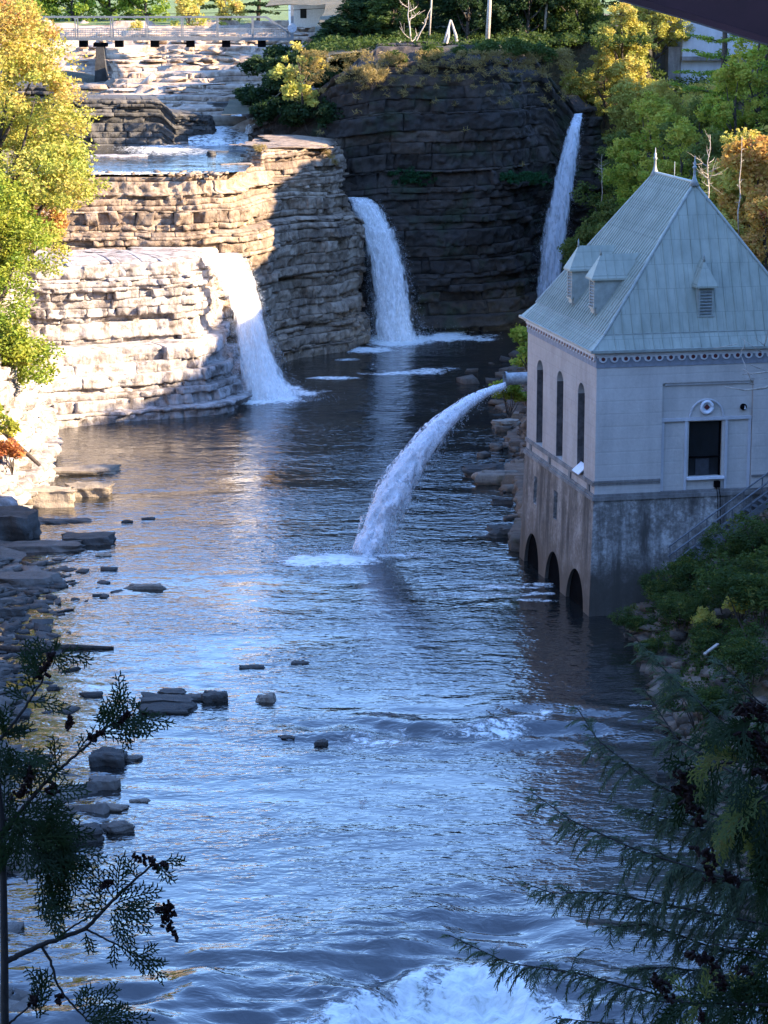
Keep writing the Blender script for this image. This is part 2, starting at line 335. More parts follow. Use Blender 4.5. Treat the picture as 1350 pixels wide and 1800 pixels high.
# ------------------------------------------------------------------ stratified cliffs
def resample(P, step):
    P = np.asarray(P, float); d = np.r_[0, np.cumsum(np.linalg.norm(np.diff(P, axis=0), axis=1))]
    n = max(2, int(d[-1]/step)+1); s = np.linspace(0, d[-1], n)
    return np.stack([np.interp(s, d, P[:, k]) for k in range(P.shape[1])], 1), s
def cliff(name, path, prof, mat, res=.2, seed=0, lay=(.3, 1.0), blk=(.5, 2.4), amp=.2, zs=None, big=.35, kind=True):
    rng = np.random.default_rng(seed)
    P, s = resample(path, res); Q, _ = resample(prof, res)
    T = np.gradient(P, axis=0); T = np.stack([np.convolve(np.pad(T[:, k], 8, 'edge'), np.ones(17)/17, 'valid') for k in (0, 1)], 1)
    T /= np.linalg.norm(T, axis=1)[:, None]; N = np.stack([T[:, 1], -T[:, 0]], 1)
    dq = np.gradient(Q, axis=0); dq /= np.linalg.norm(dq, axis=1)[:, None]
    no = dq[:, 1]; nz = dq[:, 0]                                # profile normal (out, up)
    Sg, Zg = np.meshgrid(s, Q[:, 1], indexing='ij'); Ig = np.broadcast_to(Q[:, 0], Sg.shape)
    zb = [-3.0]
    while zb[-1] < 40: zb.append(zb[-1]+rng.uniform(*lay)*(1.0 if rng.random() < .75 else .45))
    zb = np.array(zb); warp = fbm(Sg*.07, Sg*0+seed, seed+1, 3)*.5
    Zw = Zg+warp; li = np.searchsorted(zb, Zw); lo = rng.normal(0, amp*.8, len(zb)+2)
    disp = lo[li]; br = np.zeros_like(Sg); cr = np.zeros_like(Sg); lr = rng.random(len(zb)+2)[li]
    dz = np.minimum(np.abs(Zw-zb[np.clip(li-1, 0, len(zb)-1)]), np.abs(zb[np.clip(li, 0, len(zb)-1)]-Zw))
    for k in np.unique(li):
        m = li == k; sb = [-2.0]; w0 = rng.uniform(.7, 1.5)
        while sb[-1] < s[-1]+3: sb.append(sb[-1]+rng.uniform(*blk)*w0)
        sb = np.array(sb); sw = Sg[m]+.12*np.sin(Zg[m]*5+k); bi = np.searchsorted(sb, sw)
        bo = rng.normal(0, amp, len(sb)+2); bo[rng.random(len(sb)+2) < .10] -= amp*2.5; brr = rng.random(len(sb)+2)
        ds = np.minimum(np.abs(sw-sb[np.clip(bi-1, 0, len(sb)-1)]), np.abs(sb[np.clip(bi, 0, len(sb)-1)]-sw))
        disp[m] += bo[bi]; br[m] = brr[bi]; cr[m] = np.maximum(cr[m], (ds < res*.6))
    cr = np.maximum(cr, dz < res*.45); disp = disp-cr*.12
    disp = disp+fbm(Sg*.16, Zg*.22, seed+5, 4)*big*2+fbm(Sg*1.6, Zg*1.9, seed+7, 3)*.10
    top = np.broadcast_to(np.abs(nz), Sg.shape)
    disp = disp*(1-.8*top)
    zsc = np.interp(np.linspace(0, 1, len(s)), *zs)[:, None] if zs is not None else 1.0
    out = -Ig+disp*no
    X = P[:, :1]+N[:, :1]*out; Y = P[:, 1:]+N[:, 1:]*out
    Z = (Zg+disp*nz*.6+fbm(Sg*1.1, Ig*1.3, seed+2, 3)*.12*top)*zsc
    return np.stack([X, Y, Z], -1).reshape(-1, 3), grid_faces(len(s), len(Q)), np.stack([br, lr, cr], -1).reshape(-1, 3)
def block_cliff(name, path, prof, mat, seed=0, lay=(.3, .9), blk=(.5, 2.2), amp=.16, zs=None, big=.35, depth=2.2, pocket=.05, rough=.10, gap=.008, cell=.17, top=True):
    """stratified rock: every bed is a course of jointed blocks, in front of a rough backing sheet; ONE mesh"""
    rng = np.random.default_rng(seed)
    bV, bF, bA = cliff(name, path, [(i+.45, z-.12) for i, z in prof], mat, .3, seed, lay, blk, .1, zs, big*.8)
    P, s = resample(path, .2); T = np.gradient(P, axis=0); T = np.stack([np.convolve(np.pad(T[:, k], 8, 'edge'), np.ones(17)/17, 'valid') for k in (0, 1)], 1)
    T /= np.linalg.norm(T, axis=1)[:, None]; Nn = np.stack([T[:, 1], -T[:, 0]], 1); S1 = s[-1]
    pi = np.array([q[0] for q in prof]); pz = np.array([q[1] for q in prof])
    zf = lambda ss: np.interp(ss/S1, *zs) if zs is not None else np.ones_like(ss)
    Vs = [bV]; Fs = [bF]; As = [bA]; base = len(bV); z = pz[0]; zt = pz[-1]-.05
    while z < zt:
        h = rng.uniform(*lay)*(1 if rng.random() < .7 else .45); z1 = min(z+h, zt)
        if zt-z1 < .2: z1 = zt
        last = z1 >= zt; li_ = rng.integers(100); lo = rng.normal(0, amp*.9); lr = rng.random(); w0 = rng.uniform(.6, 1.6)*(3.2 if rng.random() < .42 else 1)*(1.5 if h < .35 else 1); x = -rng.uniform(0, 2)
        while x < S1:
            w = rng.uniform(*blk)*w0; a, b = max(0, x+gap*rng.uniform(0, 2)), min(S1, x+w-gap); x += w
            if b-a < .12: continue
            bo = rng.standard_t(2.5)*amp*.62; bo = float(np.clip(bo, -3*amp, 2.6*amp)); dp = rng.random() < pocket
            if dp: bo -= rng.uniform(.25, .6)
            nx = max(3, int((b-a)/cell)+2); nz = max(3, int((z1-z)/cell)+2)
            ss, zz = np.meshgrid(np.linspace(a, b, nx), np.linspace(z+gap*.4, z1-gap*.4, nz), indexing='ij')
            sk = rng.normal(0, .05)*h; ss = ss+sk*(zz-z)/max(.2, h)*2; zz = zz+fbm(ss*.13, ss*0+3.3, seed+13, 4)*.32+fbm(ss*.9, zz*0+z*3.1, seed+14, 2)*.03
            out = -np.interp(zz*.35+.65*(z+z1)/2, pz, pi)+lo+bo+fbm(ss*.16, zz*.22, seed+5, 4)*big*2+fbm(ss*1.7+bo*9, zz*2.1, seed+7, 4)*rough*2+rng.normal(0, .09)*(ss-a)/max(.4, w)+rng.normal(0, .05)*(zz-z)/max(.3, h)
            ci = np.floor(ss*2.3+.5*fbm(ss*2, zz*2, seed+21, 2)+li_*.37); cj = np.floor(zz*2.6+.6*fbm(ss*1.5, zz*2, seed+22, 2)); out = out+(h2(ci, cj, seed+23)-.5)*.28*(h2(ci, cj, seed+24) > .35); ck = np.floor(ss*.55+.4*fbm(ss*.8, zz*.9, seed+26, 2)+li_*.71); out = out+(h2(ck, 0*ck+li_, seed+27)-.5)*.34*(h2(ck, 0*ck+li_, seed+28) > .45)
            ed = np.zeros((nx, nz), bool); ed[0] = ed[-1] = ed[:, 0] = ed[:, -1] = True; out = out-ed*rng.uniform(.0, .05, ed.shape)*(rng.random(ed.shape) < .6)
            # skirt
            ss = np.pad(ss, 1, 'edge'); zz = np.pad(zz, 1, 'edge'); o2 = np.pad(out, 1, 'edge'); br = np.zeros_like(ss); br[0] = br[-1] = br[:, 0] = br[:, -1] = 1
            o2 = o2-br*depth; zz = zz+br*(zz > (z+z1)/2)*fbm(ss*.9, o2*.9, seed+3, 2)*.1
            px_ = np.interp(ss, s, P[:, 0]); py_ = np.interp(ss, s, P[:, 1]); nx_ = np.interp(ss, s, Nn[:, 0]); ny_ = np.interp(ss, s, Nn[:, 1])
            Vs.append(np.stack([px_+nx_*o2, py_+ny_*o2, zz*zf(ss)], -1).reshape(-1, 3)); f = grid_faces(nx+2, nz+2)+base; Fs.append(f); base += ss.size
            As.append(np.tile([[rng.random(), lr, 0]], (ss.size, 1)))
        z = z1
    return tag(mesh_np(name, np.concatenate(Vs), np.concatenate(Fs), mat, attrs={'rk': np.concatenate(As)}), kind='structure')
block_cliff('lower_ledge', [(-27, 165), (-22.5, 166.6), (-20.4, 168.2), (-17.5, 169.8), (-14, 171.2), (-11.6, 172.6), (-10.6, 175.4), (-10.2, 179), (-10, 186)],
      [(-.9, -1), (-.8, .85), (.1, .95), (.2, 1.9), (.75, 2.0), (.85, 3.1), (1.6, 3.2), (1.7, 4.4), (6.0, 4.6)], R_PALE, 11, (.3, 1.2), (.8, 4.2), .12, big=.2, depth=3)
block_cliff('middle_ledge', [(-29, 172.3), (-23, 173.6), (-18, 175.2), (-14.6, 176.5), (-13.2, 177.8), (-12.4, 181), (-11.6, 186), (-11, 190)],
      [(0, 3.5), (.15, 5.2), (.45, 5.4), (.5, 7.4), (.3, 8.4), (.6, 9.9), (1.0, 10.1), (9, 10.3)], R_PALE, 12, (.22, 1.2), (.5, 3.2), .13, big=.25, depth=3, pocket=.09, rough=.13)
block_cliff('upper_ledge', [(-34, 182), (-26, 183), (-21, 184), (-16.5, 184.6), (-13.0, 185.2), (-10.4, 187), (-9.0, 190.5), (-8.3, 195), (-6.2, 198.3), (-3.6, 201.5), (-1.8, 206), (-1.3, 211), (-1.6, 216)],
      [(-.3, -1.2), (-.2, 2), (.3, 2.2), (.4, 6), (.3, 10), (.5, 11.0), (1.3, 11.2), (1.4, 12.7), (2.0, 12.8), (2.1, 14.1), (2.9, 14.2), (3.0, 15.1), (9, 15.15)], R_LEDGE, 13, (.2, 1.0), (.6, 3.4), .12,
      zs=([0, .66, .80, .90, .96, 1], [1, 1, .965, .88, .77, .75]), big=.3, depth=2.6, pocket=.07)
block_cliff('terrace_ledge', [(-11.6, 203), (-10.8, 198.6), (-9.4, 198.2), (-6, 201.2), (-4.2, 204.4), (-3.4, 208), (-3.4, 214)],
      [(0, 12.5), (.05, 14.2), (.3, 14.3), (.35, 15.1), (.7, 15.2), (.8, 16.2), (7, 16.4)], R_LEDGE, 14, (.2, .6), (.8, 4), .12, big=.1, depth=3)
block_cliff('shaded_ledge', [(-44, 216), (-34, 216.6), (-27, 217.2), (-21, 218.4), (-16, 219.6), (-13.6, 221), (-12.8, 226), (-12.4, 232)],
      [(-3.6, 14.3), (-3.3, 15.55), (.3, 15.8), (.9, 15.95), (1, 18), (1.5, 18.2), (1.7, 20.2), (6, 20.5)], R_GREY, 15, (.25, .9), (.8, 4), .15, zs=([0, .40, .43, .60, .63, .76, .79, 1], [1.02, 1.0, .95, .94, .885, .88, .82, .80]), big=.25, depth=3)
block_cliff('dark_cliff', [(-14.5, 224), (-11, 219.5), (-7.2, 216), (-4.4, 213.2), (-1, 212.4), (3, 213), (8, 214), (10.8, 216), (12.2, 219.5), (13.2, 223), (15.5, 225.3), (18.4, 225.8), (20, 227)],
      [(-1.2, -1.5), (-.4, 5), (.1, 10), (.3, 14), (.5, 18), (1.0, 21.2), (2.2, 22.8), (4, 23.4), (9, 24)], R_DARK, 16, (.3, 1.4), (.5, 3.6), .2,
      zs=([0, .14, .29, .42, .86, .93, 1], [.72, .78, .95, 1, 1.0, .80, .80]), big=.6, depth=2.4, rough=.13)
block_cliff('right_bank_rocks', [(12.5, 199), (10.6, 190), (10.0, 175), (9.3, 160), (8.9, 150), (8.6, 142), (8.3, 136), (8.5, 130.5), (9.2, 128.5)],
      [(-.9, -1), (-.8, .7), (-.2, .9), (0, 2.4), (.3, 2.6), (.4, 4.2), (1.0, 4.6), (5, 7)], R_BROWN, 17, (.35, 1.0), (.5, 1.6), .28, big=.4, zs=([0, .5, .75, 1], [.5, .75, 1, 1]), pocket=.12)
for k_, (yb, zb0) in enumerate([(229, 16.9), (236, 17.6), (244, 18.4), (253, 19.2), (264, 20.1), (277, 21.0), (291, 21.7)]):
    wv = [(x_, yb+1.6*math.sin(x_*.33+k_*1.7)+.8*math.sin(x_*.9+k_)) for x_ in np.arange(-36, -7.5, 1.5) if not (yb < 240 and x_ > -13.5) and not (yb > 240 and x_ < -27.8)]
    block_cliff('riverbed_shelf', wv, [(-.1, zb0-.9), (.0, zb0+.05), (.7, zb0+.1), (.8, zb0+.45), (1.9, zb0+.5), (2.0, zb0+.85), (6, zb0+.95)], R_BED, 30+k_, (.18, .5), (.7, 4), .22, big=.4, depth=3.5)
CLP = [(-27, 121), (-22.8, 131), (-21.6, 136), (-20.8, 141), (-20.6, 147), (-21.0, 153), (-21.7, 160), (-23.0, 167), (-25, 173)]
block_cliff('left_bank_cliff', CLP, [(-.6, -1), (-.4, 1.2), (.3, 1.4), (.4, 3.4), (1.0, 3.7), (1.1, 6.5), (1.4, 9), (1.9, 11.6), (6, 12.5)], R_PALE, 18, (.35, 1.1), (.5, 1.8), .2, big=.4)

# ------------------------------------------------------------------ water
FOAM = [  # px, py, rx, ry, strength
    (600, 984, 100, 11, 1.15), (560, 990, 75, 9, 1.0), (690, 976, 90, 5, .75), (480, 698, 70, 12, 1.3), (450, 706, 40, 6, 1.2), (535, 690, 40, 6, .8),
    (700, 598, 60, 13, 1.4), (770, 592, 95, 8, 1.1), (850, 597, 40, 4, .7), (650, 616, 42, 5, .95), (608, 632, 30, 3, .6), (575, 664, 65, 3.2, .8), (700, 656, 85, 4, .8), (755, 652, 30, 4, .7),
    (945, 1027, 50, 3, .8), (890, 1032, 80, 4, .75), (860, 1046, 90, 3, .6), (950, 1044, 35, 3, .8), (930, 1056, 60, 2.5, .6),
    (850, 1285, 90, 9, .66), (700, 1308, 130, 6, .58), (930, 1268, 60, 5, .62), (960, 1250, 14, 5, .85), (640, 1300, 60, 4, .45), (800, 1296, 80, 4, .5),
    (900, 750, 50, 3, .35), (850, 800, 60, 3, .3), (640, 1700, 60, 6, .3), (1130, 1240, 30, 4, .35)]
def lip(X): return I(X, [-14, -8, -5.8, -3.2, -1.6, -.6, .6, 1.7, 3.0, 4.2, 5.0, 6.2, 8, 14], [66, 67.6, 68.7, 69.5, 70.6, 72.0, 73.3, 74.0, 74.2, 73.6, 72.2, 70.2, 68.5, 67])
wx = np.arange(-27, 22, .24)
wy = np.concatenate([np.arange(60, 80, .12), np.arange(80, 120, .22), np.arange(120, 226, .4)])
WX, WY = np.meshgrid(wx, wy, indexing='ij')
foam = np.zeros_like(WX); FW1 = fbm(WX*.55, WY*.30, 95, 4); FW2 = fbm(WX*.4, WY*.25, 96, 3)
for px, py, rx, ry, st in FOAM:
    c = atz(px, py); a = atz(px, py-ry); sx = rx*c[1]/FPX; sy = abs(a[1]-c[1])
    d = np.sqrt(((WX-c[0]+1.2*FW2)/sx)**2+((WY-c[1]+.9*FW1*sy)/sy)**2)*(1+.7*FW1); foam = np.maximum(foam, st*sstep(1.35, .15, d))
L_ = lip(WX); drop = np.clip(L_-WY, 0, 40)
WZ = -np.minimum(.16*drop**1.75, 6.5)
jag = fbm(WX*1.1, WY*.45, 31, 4)
big_fall = sstep(-2.6, -.4, WX)*sstep(6.4, 5.0, WX)
foam = np.maximum(foam, sstep(.15, 1.3, drop+.9*jag)*(.28+.30*sstep(-6, -4, WX)*sstep(-.5, -2, WX)+1.1*big_fall)*(1-.75*sstep(.02, .38, fbm(WX*1.7, WY*.28, 97, 4))*sstep(3.6, .6, drop)))
WZ = WZ+drop.clip(0, 2)*(.22*fbm(WX*1.6, WY*.7, 33, 4)+.12*fbm(WX*4, WY*3, 34, 3))*(.4+big_fall)
WZ += sstep(2, 6, drop)*(fbm(WX*.8, WY*.8, 35, 4)*1.1+.8*big_fall)
hump = sstep(9, 1, WY-L_)*sstep(-1.5, .6, WY-L_)
WZ += hump*(.85*fbm(WX*.26, WY*.55, 36, 3)+.07*fbm(WX*.9, WY*1.6, 37, 2))
rap = np.exp(-((WY-(97.6+.10*(WX-2)))/2.9)**2)*sstep(-7, -1, WX)*sstep(12.5, 8, WX)
WZ += rap*(.20*np.sin(WY*2.1+1.3*np.sin(WX*.7)+.3*WX)*(.4+vn(WX*.35, WY*.1, 44))+.20*fbm(WX*.7, WY*1.3, 38, 3))
WZ += .035*fbm(WX*.5, WY*.8, 39, 3)+.02*fbm(WX*1.4, WY*2, 40, 2)
spl = np.exp(-(((WX+2.0)/2.6)**2+((WY-128.3)/1.6)**2)); WZ += spl*(.12+.22*fbm(WX*2.2, WY*2.2, 41, 3))
g = G('river_water'); P = g.coord()
fo = g.attr('foam').outputs['Fac']
fn = g.noise(g.coord((1.0, 1.6, 1)), 2.2, 6, .68, .6); fn2 = g.noise(g.coord((1, 1.2, 1)), 9, 4, .6)
fm = g.math('MULTIPLY_ADD', fo, .85, g.math('MULTIPLY', g.math('SUBTRACT', g.math('MULTIPLY_ADD', fn2, .35, g.math('MULTIPLY', fn, .65)), .5), 3.0))
fm = g.math('MULTIPLY', fm, g.ramp(fo, [(.02, 0.0), (.2, 1.0)]))
fac = g.ramp(fm, [(.26, 0.0), (.62, 1.0)])
w1 = g.noise(g.coord((.75, 1.2, 1)), 1.25, 1.5, .5, .5); w2 = g.noise(g.coord((.7, 1.25, 1)), 3.0, 1.5, .5, .8); w3 = g.noise(g.coord((.5, 1.0, 1)), .16, 3, .6, .8); w4 = g.noise(g.coord((.8, 1.2, 1)), 5.5, 2, .5, .5)
hh = g.math('MULTIPLY_ADD', w2, .50, g.math('MULTIPLY', w1, .75)); hh = g.math('MULTIPLY_ADD', w4, .13, hh); hh = g.math('MULTIPLY', hh, g.ramp(w3, [(.34, .25), (.62, 1.25)]))
hh = g.math('MULTIPLY_ADD', fac, .5, hh)
wb = g.ramp(g.noise(g.coord((.3, .5, 1)), .5, 3), [(.3, (.010, .011, .012)), (.7, (.020, .018, .013))])
foamcol = g.mix(g.ramp(fn, [(.3, 0.0), (.6, 1.0)]), (.50, .52, .42), (.90, .90, .88))
g.princ(g.mix(fac, wb, foamcol), g.math('MULTIPLY_ADD', fac, .6, .05), g.bump(hh, .098, .8), IOR=1.95)
tag(mesh_np('river_water', np.stack([WX, WY, WZ], -1).reshape(-1, 3), grid_faces(len(wx), len(wy)), g.m, smooth=True, attrs={'foam': foam.ravel()}), kind='structure')
M_WATER = g.m
M_POOL = M_WATER.copy(); M_POOL.name = 'upper_pool'
for nd_ in M_POOL.node_tree.nodes:
    if nd_.type == 'BSDF_PRINCIPLED': nd_.inputs['IOR'].default_value = 1.3
# upper pool and the channel feeding it
ux = np.arange(-36, -6.5, .4); uy = np.arange(186, 222, .4); UX, UY = np.meshgrid(ux, uy, indexing='ij')
pm = (UY > I(UX, [-36, -26, -21, -16.5, -13, -10.4, -6.5], [186.6, 186.6, 187.2, 187.8, 188.4, 190.4, 196])) & ~((UX > -10.2) & (UY > 0))
uf = .75*np.exp(-((UX-(-17-.15*(UY-205)))/4)**2)*sstep(203, 214, UY)*.8+1.1*np.exp(-((UY-188.9)/1.2)**2)*sstep(.3, .5, vn(UX*.35, UY*.1, 5))
tag(mesh_np('upper_pool_water', np.stack([UX, UY, 15.28+.03*fbm(UX, UY, 3)], -1).reshape(-1, 3), (lambda F_: F_[pm.ravel()[F_].all(1)])(grid_faces(len(ux), len(uy))), M_POOL, smooth=True, attrs={'foam': uf.ravel()}), kind='structure')
cx_ = np.linspace(-2.6, 2.6, 14); cy_ = np.arange(219, 262, .5); CXg, CYg = np.meshgrid(cx_, cy_, indexing='ij')
mid = -14.5-.10*(CYg-222)
tag(mesh_np('upper_river_water', np.stack([CXg+mid, CYg, I(CYg, [219, 221, 226, 232, 245, 262], [15.2, 15.9, 16.6, 17.0, 18.0, 19.4])+.05*fbm(CXg, CYg, 3)], -1).reshape(-1, 3), grid_faces(len(cx_), len(cy_)), M_WATER, smooth=True,
            attrs={'foam': (.35+.6*vn(CXg*.8, CYg*.3, 8)).ravel()}), kind='structure')
lx = np.arange(-16, 18, 1.5); ly = np.arange(40, 62, 1.5); LX, LY = np.meshgrid(lx, ly, indexing='ij')
tag(mesh_np('lower_river_water', np.stack([LX, LY, -6.6+0*LX], -1).reshape(-1, 3), grid_faces(len(lx), len(ly)), M_WATER, smooth=True, attrs={'foam': (.6+0*LX).ravel()}), kind='structure')

# ------------------------------------------------------------------ waterfalls and the jet
def fall_mat(name, dens, streak=(3.2, 3.2, .32), tint=(.94, .92, .90)):
    g = G(name); at = g.attr('fade').outputs['Fac']
    a = g.noise(g.coord(streak), 1.0, 6, .65, .3); b = g.noise(g.coord((6, 6, 1.6)), 1.0, 4, .6)
    f = g.math('MULTIPLY_ADD', a, .7, g.math('MULTIPLY', b, .3))
    f = g.math('ADD', g.math('MULTIPLY', g.math('SUBTRACT', f, .5), 2.6), g.math('MULTIPLY_ADD', at, 1.35, dens-1.0))
    al = g.math('MULTIPLY', g.ramp(f, [(.0, 0.0), (.75, 1.0)]), g.ramp(at, [(.0, 0.0), (.25, 1.0)]))
    d = g.n('BsdfDiffuse', {'Color': tint}); t = g.n('BsdfTranslucent', {'Color': tint}); tr = g.n('BsdfTransparent')
    m = g.n('MixShader', {0: .35, 1: d.outputs[0], 2: t.outputs[0]}); m2 = g.n('MixShader', {0: al, 1: tr.outputs[0], 2: m.outputs[0]})
    g.t.links.new(m2.outputs[0], g.out.inputs[0]); return g.m
def curtain(name, left, right, depth0, mat, parent, seed, bulge=.5, push=0.0, n=46, m=90, edge=.27, fade_t=(0, .0), spread=0.0):
    """left/right: world polylines from lip to base"""
    Lp, _ = resample(left, .05); Rp, _ = resample(right, .05)
    def samp(P, t):
        k = np.linspace(0, 1, len(P)); return np.stack([np.interp(t, k, P[:, c]) for c in range(3)], 1)
    t = np.linspace(0, 1, m); A = samp(Lp, t); B = samp(Rp, t)
    u = np.linspace(0, 1, n)
    wob = (fbm(np.repeat(t, 1)*7, t*0+1, seed, 3)*.08)[None, :]*np.ones((n, 1))
    U = u[:, None]; ue = U+0*t[None, :]
    ue = (ue-.5)*(1+spread+wob*np.sign(ue-.5))+.5
    V = A[None]*(1-ue[..., None])+B[None]*ue[..., None]
    bul = np.sin(np.pi*np.clip(U, 0, 1))*bulge*(.4+.6*t[None, :])+fbm(U*9+seed, t[None, :]*5+0*U, seed+3, 4)*.28
    V[..., 1] -= bul+push
    V[..., 0] += fbm(U*8, t[None, :]*9+0*U, seed+5, 3)*.12
    e = np.minimum(U, 1-U)/edge+0*t[None, :]
    fade = np.clip(e, 0, 1)*.8+.2*np.clip(e, 0, 1)*fbm(U*5, t[None, :]*3+0*U, seed+8, 3)
    fade = np.clip(fade*I(t, [0, .03, 1], [1, 1, 1-fade_t[0]])[None, :], 0, 1)
    return mesh_np(name, V.reshape(-1, 3), grid_faces(n, m), mat, parent, True, {'fade': fade.ravel()})
M_DROP = flat_mat('water_spray', (.80, .83, .88), .5, .05, 3, bump=.001)
def droplets(name, pts, size, parent, seed=0, stretch=2.0):
    rng = np.random.default_rng(seed); n = len(pts); s = size*rng.uniform(.4, 1.3, n)
    o = np.array([(1, 0, 0), (-.5, .87, 0), (-.5, -.87, 0), (0, 0, stretch), (0, 0, -stretch)])
    F0 = np.array([(0, 1, 3), (1, 2, 3), (2, 0, 3), (1, 0, 4), (2, 1, 4), (0, 2, 4)])
    V = (pts[:, None]+o[None]*s[:, None, None]).reshape(-1, 3); F = (F0[None]+5*np.arange(n)[:, None, None]).reshape(-1, 3)
    return tag(mesh_np(name, V, F, M_DROP, parent), kind='stuff')
def edge_spray(left, right, n, seed, sd=.35):
    rng = np.random.default_rng(seed); out = []
    for P_, sg in ((left, -1), (right, 1)):
        P_, _ = resample(P_, .05); k = (rng.random(n)**.8*(len(P_)-1)).astype(int)
        q = P_[k].copy(); w = .1+sd*(k/len(P_))
        q[:, 0] += sg*np.abs(rng.normal(0, 1, n))*w-sg*.15; q[:, 1] += rng.normal(0, .35, n); q[:, 2] += rng.normal(0, .15, n); out.append(q)
    return np.concatenate(out)
def base_spray(c, r, h, n, seed):
    rng = np.random.default_rng(seed); q = np.array(c)+np.stack([rng.normal(0, r[0], n), rng.normal(0, r[1], n), np.abs(rng.normal(0, h, n))], 1); return q
FALL_A = fall_mat('fall_dense', .85); FALL_B = fall_mat('fall_veil', .28); FALL_C = fall_mat('fall_thin', .55, (2.6, 2.6, .5), (.80, .82, .86))
MIST = fall_mat('fall_mist', -.05, (.7, .7, .5))
def Y3(lst): return [aty(px, py, Y) for px, py, Y in lst]
def waterfall(label, Lf, Rf, dens, seed, nd, base=None, thin=False, mist=True):
    Lw, Rw = Y3(Lf), Y3(Rf); c = (np.array(Lw[-1])+np.array(Rw[-1]))/2
    root = empty('waterfall', (0, 0, 0), label=label, cat='waterfall')
    curtain('falling_water', Lw, Rw, 0, FALL_C if thin else FALL_A, root, seed)
    curtain('water_veil', Lw, Rw, 0, FALL_B if not thin else FALL_C, root, seed+20, push=.35, spread=.16 if not thin else .05)
    if not thin: curtain('water_veil', Lw, Rw, 0, FALL_B, root, seed+40, push=.65, spread=.02, edge=.3)
    if base:
        for q in (0, 1):
            k0 = 3; ml = [np.array(p)+[-.5-.25*i-.3*q, -.6-.5*q, 0] for i, p in enumerate(Lw[k0:])]; mr = [np.array(p)+[.4+.35*i+.5*q, -.6-.5*q, 0] for i, p in enumerate(Rw[k0:])]
            o = curtain('mist', ml, mr, 0, MIST, root, seed+60+q, edge=.5, bulge=.9)
            a = o.data.color_attributes['fade']; n_m = 90; v = np.empty(len(a.data)*4, np.float32); a.data.foreach_get('color', v); v = v.reshape(-1, n_m, 4); v[..., :3] *= np.clip(np.linspace(0, 2.2, n_m), 0, 1)[None, :, None]; a.data.foreach_set('color', v.ravel())
    droplets('spray', np.concatenate([edge_spray(Lw, Rw, nd//2, seed)]+([base_spray(c+np.array([base[0], -.6, 0]), base[1:3], base[3], nd*2, seed+1)] if base else [])), .013, root, seed)
    return root
waterfall('broad white waterfall dropping from the sunlit left ledge, top sunlit, foot shaded',
    [(322, 446, 182.5), (352, 452, 180.6), (378, 490, 179.8), (404, 545, 179.2), (412, 600, 178.8), (418, 660, 178.3), (424, 707, 178)],
    [(428, 444, 182.5), (440, 460, 181.6), (456, 510, 181.2), (470, 560, 181), (486, 620, 180.8), (504, 660, 180.6), (532, 692, 180.4)], 1, 51, 1400, (.3, 1.6, .7, .35))
waterfall('tall white waterfall pouring off the rock lip in front of the dark cliff',
    [(609, 346, 212.5), (613, 362, 211.5), (632, 410, 210.6), (645, 460, 210), (652, 520, 209.4), (655, 560, 208.8), (655, 600, 208.2)],
    [(655, 346, 213), (672, 362, 212), (696, 405, 211.2), (712, 450, 210.8), (722, 500, 210.2), (730, 550, 209.4), (742, 600, 208.6)], 1, 61, 1600, (1.2, 2.4, .8, .55))
waterfall('thin grey waterfall falling in the notch right of the dark cliff, behind the green roof',
    [(1006, 200, 224.6), (996, 222, 222.6), (977, 280, 221.6), (958, 365, 220.6), (944, 440, 220), (936, 520, 219.4), (930, 600, 219)],
    [(1027, 198, 224.8), (1025, 222, 223.2), (1017, 280, 222.2), (1007, 365, 221.2), (998, 440, 220.4), (990, 520, 219.8), (984, 600, 219.4)], 1, 71, 900, None, thin=True)
# small cascade at the head of the upper pool
waterfall('small white cascade tumbling into the upper pool behind the ledges',
    [(432, 219, 224), (430, 226, 223.4), (428, 238, 223), (427, 246, 222.6)], [(452, 217, 224), (450, 225, 223.4), (446, 236, 223), (440, 246, 222.6)], 1, 81, 40, None)

jroot = empty('water_jet', (0, 0, 0), label='white jet of water arcing from the grey pipe down into the river', cat='water jet')
jc = [(889, 677), (868, 684), (845, 694), (820, 709), (795, 728), (770, 751), (745, 779), (722, 812), (700, 846), (680, 884), (662, 922), (648, 955), (640, 978)]
jw = [4.5, 5.5, 7, 9.5, 12, 14.5, 17, 19.5, 21.5, 23, 23, 21, 18]
jY = np.linspace(133.5, 129.4, len(jc)); JC = np.array([aty(px, py, y) for (px, py), y in zip(jc, jY)])
JR = np.array(jw)*130/FPX; JP, _ = resample(np.c_[JC, JR], .12); n_ = 40
gj = G('jet_water'); at_ = gj.attr('fade').outputs['Fac']; an = gj.noise(gj.coord((2.2, 2.2, 1.4)), 1.6, 6, .72, .8)
ff = gj.math('ADD', gj.math('MULTIPLY', gj.math('SUBTRACT', an, .5), 2.8), at_)
tr_ = gj.n('BsdfTransparent'); dd = gj.n('BsdfDiffuse', {'Color': (.94, .94, .96, 1)}); tl = gj.n('BsdfTranslucent', {'Color': (.8, .82, .88, 1)})
mm = gj.n('MixShader', {0: .3, 1: dd.outputs[0], 2: tl.outputs[0]}); mm2 = gj.n('MixShader', {0: gj.ramp(ff, [(.2, 0.0), (.6, 1.0)]), 1: tr_.outputs[0], 2: mm.outputs[0]})
gj.t.links.new(mm2.outputs[0], gj.out.inputs[0])
